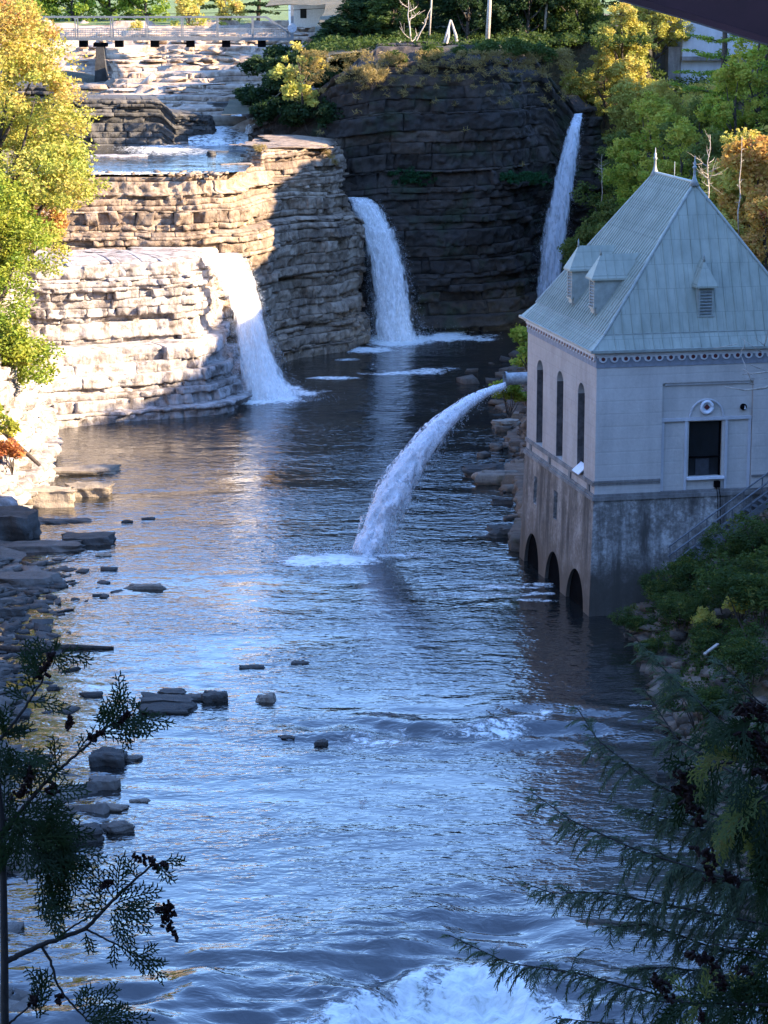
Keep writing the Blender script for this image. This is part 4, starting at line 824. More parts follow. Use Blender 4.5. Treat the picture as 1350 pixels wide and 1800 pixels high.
# ------------------------------------------------------------------ rocks
def rock_mesh(dims, seed, sq=.42, rough=.2):
    n = 12; V = []; F = []
    lin = np.linspace(-1, 1, n); A, B = np.meshgrid(lin, lin, indexing='ij'); idx = {}
    vs = []
    for ax in range(3):
        for sg in (-1, 1):
            P = np.zeros((n, n, 3)); P[..., ax] = sg; P[..., (ax+1) % 3] = A; P[..., (ax+2) % 3] = B
            base = len(vs); vs += list(P.reshape(-1, 3)); f = grid_faces(n, n)+base
            F.append(f if sg > 0 else f[:, ::-1])
    V = np.array(vs); F = np.concatenate(F)
    r = V/np.linalg.norm(V, axis=1)[:, None]; P = V*(1-sq)+r*sq*1.15
    P = P*(1+.0*P)
    q = P*np.array([2.1, 2.3, 1.1])*.7+seed*7.3
    d = fbm(q[:, 0]+q[:, 2]*.6, q[:, 1]-q[:, 2]*.4, seed, 4)*rough*3
    lay = np.floor(P[:, 2]*2.2+seed*.37+.3*fbm(q[:, 0], q[:, 1], seed+9, 2)); d += (h2(lay, 0*lay, seed)-.5)*rough*1.0
    P[:, :2] *= (1+d)[:, None]; P[:, 2] *= (1+.5*d)
    P[:, 2] += .25*fbm(P[:, 0]*1.3+seed, P[:, 1]*1.3, seed+4, 3)
    P *= np.array(dims)/2
    return P, F, np.stack([h2(lay, 0*lay+1, seed), 0*lay+h2(seed, 1, 2), 0*lay], 1)
def rock(px, py, wpx, hpx, dp, label, mat=None, z=0.0, rz=0.0, tiltx=0, seed=None, group=None, Y=None, name='rock', lift=0.0, sq=.42):
    """px,py = waterline centre; width/height measured on the photo; dp depth in metres"""
    c = atz(px, py, z) if Y is None else aty(px, py, Y)
    k = c[1]/FPX; seed = seed or int(px*3+py)
    h = max((hpx*k-dp*.22)*.8, .04); wpx = wpx*1.05; dp = dp*.85
    P, F, A = rock_mesh((wpx*k, dp, (h+.22)*1.05), seed, sq)
    o = mesh_np(name, P, F, mat or R_SHORE, attrs={'rk': A}); o.location = (c[0], c[1]+dp*.35, c[2]+h/2-.12+lift); o.rotation_euler = (tiltx, 0, rz)
    return tag(o, label, 'rock', group)
rock(156, 874, 68, 33, 1.6, 'large sunlit tan block of rock with flat top on the left shore', R_WARM, rz=.08, sq=.2)
rock(152, 956, 80, 27, 1.7, 'long greenish-grey slab lying in the shallows below the tan block', R_GREY, rz=.05, sq=.25)
rock(182, 978, 24, 9, .7, 'small pale rounded stone just below the greenish-grey slab', R_WARM)
rock(104, 985, 24, 6, .6, 'small dark flat stone left of the pale rounded stone', R_GREY)
rock(254, 1036, 54, 14, .6, 'brown log-shaped rock alone in the river off the left shore', R_BANK, rz=.03)
rock(224, 918, 16, 6, .4, 'left of two tiny dark rocks breaking the water off the tan block', R_GREY)
rock(259, 913, 20, 6, .4, 'right of two tiny dark rocks breaking the water off the tan block', R_GREY)
rock(132, 1054, 16, 7, .4, 'tiny black rock in the gold-reflecting shallows near the left shore', R_SHORE)
rock(443, 1175, 40, 8, .5, 'flat dark rock sliver in mid river above the slab pile', R_GREY)
rock(527, 1166, 30, 6, .4, 'thin dark rock awash right of the flat dark sliver', R_GREY)
rock(295, 1256, 88, 26, 1.5, 'broad front slab of the rock pile in the lower left of the river', R_GREY, rz=.04, sq=.25)
rock(292, 1240, 78, 26, 1.3, 'grey upper slab leaning on the back of the rock pile in the river', R_GREY, rz=-.05, sq=.25)
rock(300, 1222, 48, 16, .9, 'small rear stone at the top of the river rock pile', R_GREY)
rock(352, 1230, 44, 14, .7, 'pale tilted slab joining the river rock pile to its right boulder', R_GREY, rz=.1)
rock(378, 1234, 34, 26, .8, 'pointed dark boulder at the right end of the river rock pile', R_GREY)
rock(466, 1234, 28, 20, .6, 'squat brown boulder alone right of the river rock pile', R_BANK)
rock(228, 1336, 42, 12, .6, 'dark wedge rock pointing into the water at the lower left shore', R_SHORE, rz=-.25)
rock(188, 1345, 55, 42, 1.4, 'upright grey boulder at the lower left water edge', R_GREY)
rock(182, 1388, 48, 34, 1.1, 'blocky grey boulder below the upright one on the lower left shore', R_SHORE)
rock(194, 1424, 54, 16, .7, 'flat brown slab behind the cedar twigs at the lower left shore', R_BANK, rz=-.2)
rock(244, 1410, 30, 9, .5, 'little mossy rock awash off the lower left shore', R_BANK)
rock(138, 1478, 72, 40, 1.3, 'large square grey slab at the lower left water edge', R_GREY, sq=.25)
rock(205, 1462, 44, 24, .8, 'jagged dark rock right of the square slab on the lower left shore', R_SHORE, rz=.3)
rock(566, 1307, 20, 10, .4, 'right dark stone in the riffle in mid river', R_GREY)
rock(505, 1300, 26, 10, .4, 'left dark stone in the riffle in mid river', R_GREY)
rock(1172, 1366, 40, 22, .8, 'black boulder in the water beside the right bank hemlock', R_GREY)
rock(1325, 1600, 70, 60, 1.5, 'dark boulder on the right shore behind the hemlock branches', R_GREY)
rock(850, 838, 62, 34, 1.8, 'rounded grey boulder at the foot of the right bank below the jet pipe', R_GREY)
rock(872, 852, 66, 36, 1.6, 'brownish boulder in front of the rounded grey one on the right bank', R_BANK)
rock(882, 886, 30, 16, .8, 'dark square stone in the water below the right bank boulders', R_GREY)
rock(898, 944, 66, 30, 1.4, 'dark jagged rock beside the far corner of the powerhouse base', R_GREY, rz=.2)
rock(862, 945, 60, 8, .7, 'low flat ledge of rock reaching out from beside the powerhouse base', R_GREY)
rock(890, 742, 40, 8, .8, 'pale horizontal slab sticking out of the right bank under the pipe', R_BANK, z=2.6, Y=149)
rock(70, 890, 100, 50, 2.2, 'sunlit stepped outcrop at the foot of the left cliff', R_WARM, sq=.2)
rock(130, 835, 130, 24, 2.0, 'low sunlit rock shelf running from the left cliff into the water', R_WARM, rz=.12, sq=.25)
rock(18, 952, 80, 84, 3.0, 'big shaded grey block standing at the left edge of the frame', R_GREY, sq=.18)
rock(60, 968, 150, 24, 1.6, 'long low grey slab in front of the big shaded block', R_SHORE, rz=.06, sq=.25)
rock(40, 1030, 110, 34, 1.8, 'rough pale rock mound on the left shore', R_SHORE)
rock(15, 1086, 50, 28, 1.0, 'dark stone at the left frame edge below the rough mound', R_GREY)
rock(110, 918, 90, 12, 1.2, 'flat dark shelf of rock awash beside the tan block', R_GREY, rz=.1)
rock(372, 270, 14, 10, 1, 'dark square stone beside the upper pool', R_GREY, Y=207)
rock(205, 284, 100, 24, 2.4, 'white sunlit boulder at the left side of the upper pool', R_PALE, Y=206)
rock(395, 272, 60, 16, 2.0, 'dark flat ledge stone at the right side of the upper pool', R_GREY, Y=211)
rock(405, 192, 70, 22, 2.0, 'rounded grey boulder in the upper riverbed beyond the pool', R_GREY, Y=236)
rock(385, 218, 90, 24, 2.0, 'flat sunlit slab at the end of the shaded ledge', R_WARM, Y=226)

def stones(name, pts, smin, smax, mat, seed, flat=.45):
    rng = np.random.default_rng(seed); n = len(pts)
    c = np.array([(a, b, e) for a in (-1, 1) for b in (-1, 1) for e in (-1, 1)], float)
    F0 = np.array([(0, 1, 3, 2), (4, 6, 7, 5), (0, 4, 5, 1), (2, 3, 7, 6), (0, 2, 6, 4), (1, 5, 7, 3)])
    s = smin+(smax-smin)*rng.random(n)**2.2
    V = c[None]*(1+rng.uniform(-.4, .15, (n, 8, 3)))*np.stack([s*rng.uniform(.7, 1.5, n), s*rng.uniform(.5, 1, n), s*flat*rng.uniform(.5, 1.2, n)], 1)[:, None]*.5
    a = rng.uniform(0, 6.28, n); tx = rng.normal(0, .25, n)
    y = V[..., 1]*np.cos(tx)[:, None]-V[..., 2]*np.sin(tx)[:, None]; z = V[..., 1]*np.sin(tx)[:, None]+V[..., 2]*np.cos(tx)[:, None]
    x2 = V[..., 0]*np.cos(a)[:, None]-y*np.sin(a)[:, None]; y2 = V[..., 0]*np.sin(a)[:, None]+y*np.cos(a)[:, None]
    V = np.stack([x2, y2, z], -1)+np.asarray(pts)[:, None]
    rk = np.repeat(rng.random((n, 3))*[1, 1, 0], 8, 0)
    return tag(mesh_np(name, V.reshape(-1, 3), (F0[None]+8*np.arange(n)[:, None, None]).reshape(-1, 4), mat, attrs={'rk': rk}), kind='stuff')
rng = np.random.default_rng(8)
yy = rng.uniform(66, 128, 3600); dd_ = rng.exponential(2.2, 3600)-.7; xx = shore_l(yy)-dd_
stones('shore_stones', np.stack([xx, yy, z_left(xx, yy)+.05], 1), .18, 1.5, R_SHORE, 2, .26)
yy = rng.uniform(76, 116, 2600); dd_ = rng.exponential(2.4, 2600)-.6; xx = shore_r(yy)+dd_
stones('scree_stones', np.stack([xx, yy, z_right(xx, yy)+.08], 1), .2, 1.0, R_BROWN, 3, .4)
yy = rng.uniform(131, 200, 500); xx = shore_r(yy)-rng.exponential(.8, 500)+.6
stones('bank_stones', np.stack([xx, yy, 0*xx+.05], 1), .3, 1.5, R_BROWN, 4)
yy = rng.uniform(100, 126, 420); xx = shore_l(yy)+rng.exponential(.9, 420)-.6
stones('shallow_stones', np.stack([xx, yy, 0*xx-.04], 1), .2, 1.0, R_GREY, 6, .3)

n = 420; xx = rng.uniform(-34, -9, n); yy = 224+78*rng.random(n)**.8; k = np.abs(xx-(-14.5-.10*(yy-222))) > 2.2*(yy < 255); xx, yy = xx[k], yy[k]
stones('riverbed_slabs', np.stack([xx, yy, z_bed(xx, yy)+.45], 1), .4, 2.6, R_BED, 7, .2)
yy = rng.uniform(187.5, 190, 90); xx = rng.uniform(-26, -11, 90)
stones('pool_edge_stones', np.stack([xx, yy, 15.25+0*xx], 1), .2, .8, R_LEDGE, 8, .5)

rock(330, 300, 90, 8, 1.2, 'long low brown slab lying across the middle of the upper pool', R_LEDGE, Y=193, sq=.25)
rock(255, 296, 60, 7, 1.0, 'flat tan slab awash left of the long brown slab in the upper pool', R_LEDGE, Y=195, sq=.25)
rock(415, 292, 50, 12, 1.4, 'stepped tan stone at the right rim of the upper pool', R_LEDGE, Y=197, sq=.25)
# ------------------------------------------------------------------ foliage
def leaves(name, C, R, per, size, mat, parent=None, seed=0, flat=.75, tone=None, aspect=.55, droop=0.0):
    rng = np.random.default_rng(seed); C = np.asarray(C); n = len(C); N = n*per
    R = np.broadcast_to(R, (n,)); c = np.repeat(C, per, 0); r = np.repeat(R, per)
    g_ = rng.normal(0, 1, (N, 3)); g_ /= np.maximum(np.linalg.norm(g_, axis=1)[:, None], 1e-6); g_ *= (rng.random(N)**.45)[:, None]
    p = c+g_*r[:, None]*np.array([1, 1, flat])
    a = rng.normal(0, 1, (N, 3)); a[:, 2] = a[:, 2]*.6-droop; a /= np.linalg.norm(a, axis=1)[:, None]
    b = np.cross(a, rng.normal(0, 1, (N, 3))); b /= np.linalg.norm(b, axis=1)[:, None]
    s = size*rng.uniform(.6, 1.3, N)[:, None]
    V = np.stack([p-a*s*.5, p+b*s*aspect*.5-a*s*.05, p+a*s*.5, p-b*s*aspect*.5-a*s*.05], 1)
    t = rng.random(n) if tone is None else np.clip(np.asarray(tone)+rng.normal(0, .14, n), 0, 1)
    lc = np.repeat(np.repeat(t, per), 4)
    return mesh_np(name, V.reshape(-1, 3), np.arange(4*N).reshape(-1, 4), mat, parent, attrs={'lc': lc})
def in_blobs(blobs, n, rng, gap=.3):
    w = np.array([b[3]*b[4]*b[5] for b in blobs])**.67; k = rng.choice(len(blobs), n*2, p=w/w.sum()); B = np.array(blobs)[k]
    d = rng.normal(0, 1, (len(k), 3)); d /= np.linalg.norm(d, axis=1)[:, None]; d *= (rng.uniform(.35, 1, len(k))**.5)[:, None]
    P = B[:, :3]+d*B[:, 3:6]; m = vn(P[:, 0]*.9+P[:, 2]*.6, P[:, 1]*.9-P[:, 2]*.7, 77) > gap
    return P[m][:n]
def limb(m, a, b, r0, r1, rng, k=5, wob=.08):
    a = np.array(a, float); b = np.array(b, float); L = np.linalg.norm(b-a)
    pts = [a+(b-a)*t+rng.normal(0, wob*L*.35, 3)*np.sin(math.pi*t)+np.array([0, 0, -.06*L*math.sin(math.pi*t)]) for t in np.linspace(0, 1, k)]
    m.tube(pts, list(np.linspace(r0, r1, k)), 6)
def broad_tree(name, h, cr, c0, mat, seed, ncl, per, lsize, label=None, cat='tree', nb=9, tone_top=None, lean=0.0, bark=None, crad=.6, gap=.3):
    rng = np.random.default_rng(seed); root = empty(name, label=label, cat=cat)
    m = MB(); top = np.array([lean*h, 0, h*.9]); trunk = [np.array([lean*h*t**1.5, 0, -.6+(h*.9+.6)*t])+rng.normal(0, .012*h, 3)*t for t in np.linspace(0, 1, 8)]
    m.tube(trunk, list(np.linspace(h*.022+.03, .03, 8)), 8); blobs = []
    for i in range(nb):
        t = rng.uniform(.0, 1); z = c0+(h-c0)*t; a = i*2.4+rng.uniform(-.4, .4); rr = cr*(math.sin(math.pi*min(.97, .22+.72*t))**.7)*rng.uniform(.55, .8)
        e = np.array([math.cos(a)*rr+lean*z, math.sin(a)*rr, z]); s0 = trunk[min(7, max(1, int((z*.75/h)*7)))]
        limb(m, s0, e, h*.009+.02, .015, rng)
        q = cr*rng.uniform(.34, .5); blobs.append((*e, q, q, q*.8))
    blobs.append((lean*h, 0, h*.93, cr*.4, cr*.4, cr*.4)); blobs.append((lean*h*.7, 0, (c0+h)/2, cr*.55, cr*.55, (h-c0)*.4))
    m.build('trunk', bark or M_BARK, root, True)
    P = in_blobs(blobs, ncl, rng, gap); tone = None
    if tone_top is not None: tone = tone_top[0]+(tone_top[1]-tone_top[0])*np.clip((P[:, 2]-c0)/(h-c0), 0, 1)+.35*(vn(P[:, 0]*.5, P[:, 2]*.5, seed)-.5)
    leaves('crown', P, crad*rng.uniform(.7, 1.2, len(P)), per, lsize, mat, root, seed+1, tone=tone)
    return root
def conifer(name, h, r, z0, mat, seed, label=None, whorls=13, per=22, lsize=.34, cat='tree', up=.1, bark=None, tone=None, flat=.35):
    rng = np.random.default_rng(seed); root = empty(name, label=label, cat=cat); m = MB()
    m.tube([(0, 0, -.6), (0.02*h*rng.normal(), 0, h*.5), (0, 0, h)], [h*.018+.03, h*.012+.02, .02], 8); C = []; R = []
    for i in range(whorls):
        t = (i+.5)/whorls; z = z0+(h-z0)*t; L = r*(1-t)**.75*rng.uniform(.7, 1.1)+.25
        for k in range(5):
            a = k*1.2566+i*.7+rng.uniform(-.3, .3); e = np.array([math.cos(a)*L, math.sin(a)*L, z+up*L-.05*L*L*.3+rng.normal(0, .15)])
            m.tube([(0, 0, z), tuple((e+[0, 0, z])/2*[1, 1, 1]), tuple(e)], [.05, .03, .012], 5)
            for q in np.linspace(.3, 1.0, max(2, int(L/.55))):
                C.append(np.array([0, 0, z])*(1-q)+e*q+rng.normal(0, .12, 3)*[1, 1, .4]); R.append(.30+.24*(1-abs(q-.6)))
    m.build('trunk', bark or M_BARK, root, True)
    leaves('crown', C, np.array(R)*1.15, per, lsize, mat, root, seed+1, flat=flat, aspect=.3, tone=None if tone is None else np.full(len(C), tone))
    return root
def shrub(name, r, h, mat, seed, ncl, per, lsize, label=None, cat='shrub', crad=.35, tone=None, droop=.0, aspect=.55):
    rng = np.random.default_rng(seed); root = empty(name, label=label, cat=cat); m = MB(); blobs = []
    for i in range(7):
        a = i*.9+rng.uniform(-.3, .3); q = rng.uniform(.2, .85); e = (math.cos(a)*r*q, math.sin(a)*r*q, h*rng.uniform(.5, .95))
        limb(m, (0, 0, -.3), e, .04, .012, rng); k = r*rng.uniform(.35, .5); blobs.append((*e, k, k, k*.7))
    m.build('stems', M_BARK, root); P = in_blobs(blobs, ncl, rng, .22)
    leaves('foliage', P, crad*rng.uniform(.7, 1.3, len(P)), per, lsize, mat, root, seed+1, tone=None if tone is None else np.full(len(P), tone), droop=droop, aspect=aspect); return root
def bare_tree(name, h, seed, label, spread=.35, mat=None, nb=12, lean=(0, 0), cat='dead tree', r=None):
    rng = np.random.default_rng(seed); m = MB(); L = np.array([lean[0], lean[1], 1.0])
    tr = [L*h*t*np.array([1, 1, 1])+rng.normal(0, .012*h, 3)*(t > 0) for t in np.linspace(0, 1, 7)]; tr[0] = np.array([0, 0, -.4]); r = r or h*.018
    m.tube(tr, list(np.linspace(r, r*.25, 7)), 7)
    for i in range(nb):
        t = rng.uniform(.25, .95); s = L*h*t; a = rng.uniform(0, 6.28); q = h*spread*(1-t*.6)*rng.uniform(.5, 1)
        e = s+np.array([math.cos(a)*q, math.sin(a)*q, q*rng.uniform(.2, .9)]); limb(m, s, e, r*.45, r*.12, rng)
        for _ in range(2): f = e+rng.normal(0, q*.35, 3)+[0, 0, q*.15]; limb(m, s+(e-s)*.6, f, r*.22, r*.08, rng, 4)
    o = m.build(name, mat or M_PALEBARK, None, True); return tag(o, label, cat)
def at(px, Y, zf): X = (px-675)/FPX*Y/ (math.cos(PITCH)+.0); x = X*1.0; return (x, Y, float(zf(np.array(x), np.array(Y))))
def gx(px, Y, py=300): return float(aty(px, py, Y)[0])

# left bank trees (sunlit)
t = broad_tree('maple_tree', 16.6, 5.6, 1.2, L_MAPLE, 101, 950, 62, .25, 'tall maple turning gold and orange at the left frame edge beside the ledges', nb=22, tone_top=(.2, .72), crad=.75, gap=.2); t.location = (-22.8, 151, 11.0)
t = broad_tree('maple_tree', 11.5, 4.4, .2, L_GOLDGREEN, 102, 600, 60, .24, 'yellow-green tree below the tall maple on the left cliff', nb=12, tone_top=(.5, .55), crad=.65); t.location = (-22.8, 145.5, 6.5)
t = broad_tree('maple_tree', 5.5, 1.9, .5, L_ORANGE, 103, 130, 36, .28, 'small orange-red maple leaning out over the left end of the ledge', nb=7, tone_top=(.4, .95), lean=.22); t.location = (-23.2, 166, 11.6)
t = shrub('shrub', 1.9, 4.2, L_GOLDGREEN, 104, 170, 40, .26, 'yellow-green shrub hanging on the sunlit left cliff face', tone=.55); t.location = (-22.2, 143, 6.0)
t = shrub('shrub', 1.5, 3.0, L_GOLDGREEN, 105, 70, 40, .26, 'pale yellow bush low on the left cliff at the frame edge', tone=.75); t.location = (-22.4, 138, 3.6)
t = shrub('shrub', .9, 1.6, L_ORANGE, 106, 40, 34, .22, 'rust-red bush at the foot of the left cliff', tone=.98); t.location = (-20.9, 139.2, 2.6)
t = broad_tree('pine_tree', 13, 3.2, 3, L_GOLD, 107, 120, 40, .3, 'straggly yellow tree behind the maple at the left end of the footbridge', nb=9, tone_top=(.35, .5)); t.location = (-34.5, 250, 12.5)
lg = MB(); lg.tube([aty(0, 752, 141), aty(30, 782, 140.2), aty(70, 818, 139.6)], [.16, .14, .10], 8); tag(lg.build('fallen_trunk', M_BARK, None, True), 'bare brown fallen trunk slanting down the left cliff to the shore', 'log')
lg = MB(); P0 = [atz(0, 1140, .1), atz(60, 1142, .12), atz(120, 1137, .1), atz(200, 1139, .05)]; lg.tube(P0, [.16, .15, .13, .07], 7); tag(lg.build('driftwood_log', M_BARK, None, True), 'long dark drift log lying along the water at the left edge', 'log')

# beyond the footbridge
bt = broad_tree('maple_tree', 12, 5.0, 1.0, L_GOLDGREEN, 111, 200, 40, .55, 'leftmost sunlit green tree in the row beyond the footbridge', nb=12, tone_top=(.2, .35), crad=.9)
bt.location = (gx(70, 350), 350, 20)
for px, Y, z, sc, lb in [(135, 352, 20, .95, 'second sunlit green tree from the left beyond the footbridge'), (200, 356, 20, 1.0, 'green tree beyond the middle-left of the footbridge'), (262, 351, 20, .9, 'green tree right of centre in the row beyond the footbridge')]:
    dup(bt, (gx(px, Y), Y, z), px*.1, sc, lb, 'green trees beyond the footbridge')
bt['group'] = 'green trees beyond the footbridge'
t = broad_tree('maple_tree', 7, 2.6, .6, L_GOLD, 112, 80, 36, .45, 'low golden tree seen through the middle of the footbridge', tone_top=(.4, .6), crad=.7); t.location = (gx(335, 338), 338, 21.5)
dup(t, (gx(400, 342), 342, 21.5), 1.2, .9, 'low golden tree seen through the right part of the footbridge')
dup(t, (gx(245, 318), 318, 19.6), 2.2, .55, 'small yellow shrub on the gravel under the footbridge')
dt = conifer('pine_tree', 15, 3.8, 2, L_DARK, 113, 'dark pine behind the right end of the footbridge', lsize=.5, per=26); dt.location = (gx(455, 350), 350, 22)
dup(dt, (gx(390, 362), 362, 22.5), 1.0, 1.0, 'dark pine beyond the golden trees by the footbridge')

# forest above the dark cliff (shaded)
zp = lambda x, y: float(z_plat(np.array(x), np.array(y)))
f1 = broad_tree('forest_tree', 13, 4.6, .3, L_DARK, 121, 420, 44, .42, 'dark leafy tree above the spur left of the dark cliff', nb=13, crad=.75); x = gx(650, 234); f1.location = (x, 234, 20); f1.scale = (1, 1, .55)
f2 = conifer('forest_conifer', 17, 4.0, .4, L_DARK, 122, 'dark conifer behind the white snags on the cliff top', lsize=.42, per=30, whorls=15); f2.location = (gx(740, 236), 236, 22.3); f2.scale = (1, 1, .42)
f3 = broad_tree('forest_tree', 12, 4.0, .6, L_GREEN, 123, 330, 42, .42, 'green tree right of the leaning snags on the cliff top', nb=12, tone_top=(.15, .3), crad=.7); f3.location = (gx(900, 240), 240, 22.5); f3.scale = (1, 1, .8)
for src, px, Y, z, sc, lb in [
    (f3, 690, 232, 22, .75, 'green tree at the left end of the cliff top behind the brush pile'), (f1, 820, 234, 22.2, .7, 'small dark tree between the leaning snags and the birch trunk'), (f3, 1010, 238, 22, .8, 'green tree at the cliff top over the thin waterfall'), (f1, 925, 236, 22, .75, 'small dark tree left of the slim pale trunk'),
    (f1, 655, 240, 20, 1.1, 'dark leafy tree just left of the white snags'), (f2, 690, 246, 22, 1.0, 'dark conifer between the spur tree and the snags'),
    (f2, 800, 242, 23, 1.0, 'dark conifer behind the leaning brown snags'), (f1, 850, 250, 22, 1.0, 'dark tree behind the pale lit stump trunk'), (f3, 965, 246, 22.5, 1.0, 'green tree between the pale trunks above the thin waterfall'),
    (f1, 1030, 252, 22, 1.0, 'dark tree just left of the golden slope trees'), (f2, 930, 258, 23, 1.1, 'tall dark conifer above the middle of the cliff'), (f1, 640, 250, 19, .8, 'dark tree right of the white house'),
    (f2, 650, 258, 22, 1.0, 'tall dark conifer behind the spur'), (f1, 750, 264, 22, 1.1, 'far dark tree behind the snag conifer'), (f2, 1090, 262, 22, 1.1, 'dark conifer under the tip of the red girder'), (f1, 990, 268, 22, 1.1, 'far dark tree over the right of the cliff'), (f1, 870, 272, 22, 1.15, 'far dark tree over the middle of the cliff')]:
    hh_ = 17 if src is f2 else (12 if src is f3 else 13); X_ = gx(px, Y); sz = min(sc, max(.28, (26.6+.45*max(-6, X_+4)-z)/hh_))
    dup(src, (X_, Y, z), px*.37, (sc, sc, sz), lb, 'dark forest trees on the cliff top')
# trunks, snags
bare_tree('dead_snag', 5.2, 131, 'white forked dead snag at the left of the cliff top', .4, lean=(-.1, 0), nb=7, r=.10).location = (gx(725, 225), 225, 22.6)
bare_tree('dead_snag', 4.4, 132, 'white dead snag leaning right beside the forked one', .18, lean=(.5, 0), nb=4, r=.09).location = (gx(716, 224), 224, 22.6)
for i, (a, b2, lb) in enumerate([((770, 105), (792, 35), 'brown leaning snag, leftmost of three propped together'), ((806, 92), (793, 36), 'thick pale snag propped upright on the cliff top'), ((782, 88), (790, 45), 'thin middle snag among the propped ones')]):
    m = MB(); A = aty(*a, 224); B = aty(*b2, 225); m.tube([A, (A+B)/2+[.1, 0, .05], B], [.16, .13, .08], 7); tag(m.build('leaning_snag', M_PALEBARK, None, True), lb, 'dead tree')
for px, w, y0, y1, Y, lb in [(856, .22, 75, -40, 228, 'pale sunlit birch trunk standing on the cliff top'), (958, .13, 40, -60, 236, 'slim pale trunk above the middle of the cliff'), (995, .13, 50, -60, 238, 'grey trunk just right of the slim pale one'), (754, .10, 60, -40, 230, 'thin grey trunk above the forked snag')]:
    m = MB(); A = aty(px, y0, Y); B = aty(px+6, y1, Y); m.tube([A-[0, 0, .6], (A+B)/2+[.05, 0, 0], B, B+[.1, 0, 3]], [w, w*.85, w*.7, w*.4], 8); tag(m.build('bare_tree', M_PALEBARK, None, True), lb, 'tree')
m = MB(); rr_ = np.random.default_rng(4)
for k in range(16):
    a = aty(rr_.uniform(640, 735), rr_.uniform(95, 120), 221); limb(m, a, a+rr_.normal(0, 1, 3)*[1.2, .5, .5]+[.3, 0, .5], .06, .02, rr_)
tag(m.build('brush_pile', M_PALEBARK, None, True), 'tangle of dry white branches at the left top of the dark cliff', 'branches')
# spur left of the dark cliff
s1 = shrub('spur_shrub', 2.6, 4.0, L_DARK, 141, 150, 40, .32, 'dark shrub covering the foot of the spur left of the dark cliff', crad=.45); s1.location = (gx(500, 219), 219.5, 15.6)
dup(s1, (gx(560, 216), 216.5, 15.6), 1.3, (1.1, 1, 1.05), 'dark shrub at the right of the spur beside the cliff corner'); dup(s1, (gx(530, 222), 222, 18.5), 2.2, (1.3, 1, 1), 'dark shrub on top of the spur behind the golden tree')
dup(s1, (gx(475, 226), 226, 16.2), .6, (1.0, 1, 1.15), 'dark shrub beside the small upper cascade'); dup(s1, (gx(500, 232), 232, 19.5), 2.9, (1.2, 1, 1), 'dark green shrub below the right end of the footbridge')
dup(s1, (gx(590, 222), 223, 19.0), 4.0, (1.1, 1, .9), 'dark shrub between the golden tree and the brush pile')
t = broad_tree('golden_tree', 5.2, 2.2, 1.4, L_GOLD, 142, 70, 34, .34, 'small golden-orange tree on the spur left of the dark cliff', nb=8, tone_top=(.3, .75), lean=-.1, crad=.5); t.location = (gx(535, 216), 215.6, 18.2)
t = shrub('shrub', 1.2, 1.6, L_DRYGRASS, 143, 60, 40, .4, 'dry straw-coloured bush hanging over the left top corner of the dark cliff', cat='shrub', aspect=.12, droop=.6); t.location = (gx(655, 212), 211.8, 20.6)
leaves('dry_grass_tuft', [aty(px, py, Y) for px, py, Y in [(455, 262, 198), (462, 258, 199), (575, 268, 203.5), (582, 275, 203.2), (570, 262, 204), (588, 285, 203), (450, 258, 199)]], .32, 60, .5, L_DRYGRASS, None, 5, aspect=.10, droop=.3)
tag(bpy.data.objects['dry_grass_tuft'], 'straw-coloured grass tufts along the sunlit terrace edge', kind='stuff')
rs = shrub('rim_shrub', 1.2, 1.5, L_GREEN, 145, 60, 36, .26, 'low green shrub on the rim of the dark cliff under the birch trunk', crad=.38, tone=.3); rs.location = (gx(850, 215), 216.2, 22.5); rs['group'] = 'shrubs on the cliff rim'
for px, Y, z, sc, lb in [(760, 215.2, 22.3, .9, 'shrub on the cliff rim below the leaning snags'), (905, 216.2, 22.3, 1.2, 'shrub on the cliff rim above the larger fern clump'), (955, 218.5, 22.0, 1.1, 'shrub on the cliff rim left of the thin waterfall'), (700, 214.8, 22.0, .8, 'shrub on the cliff rim right of the straw-coloured bush'), (810, 215.3, 22.6, .7, 'smallest shrub at the middle of the cliff rim')]:
    dup(rs, (gx(px, Y, 90), Y, z), px*.3, sc, lb, 'shrubs on the cliff rim')
# moss and ferns on the dark cliff
for i, (px, py, rx, rz_, lb) in enumerate([(905, 312, 1.6, .5, 'green fern clump hanging on the dark cliff left of the thin waterfall'), (942, 312, .8, .5, 'small green fern clump beside the thin waterfall'), (722, 312, 1.7, .7, 'dull green moss patch on the dark cliff above the middle waterfall')]):
    Yc = 213.2 if px < 800 else 214.8+(px-880)*.02; rg = np.random.default_rng(i); c = aty(px, py, Yc-.2)
    P = c+rg.normal(0, 1, (70, 3))*[rx*.5, .2, rz_*.45]; tag(leaves('fern_clump', P, .25, 26, .26, L_MOSS, None, i+60, droop=.5, aspect=.35, tone=np.full(70, .55 if i < 2 else .1)), lb, 'fern')
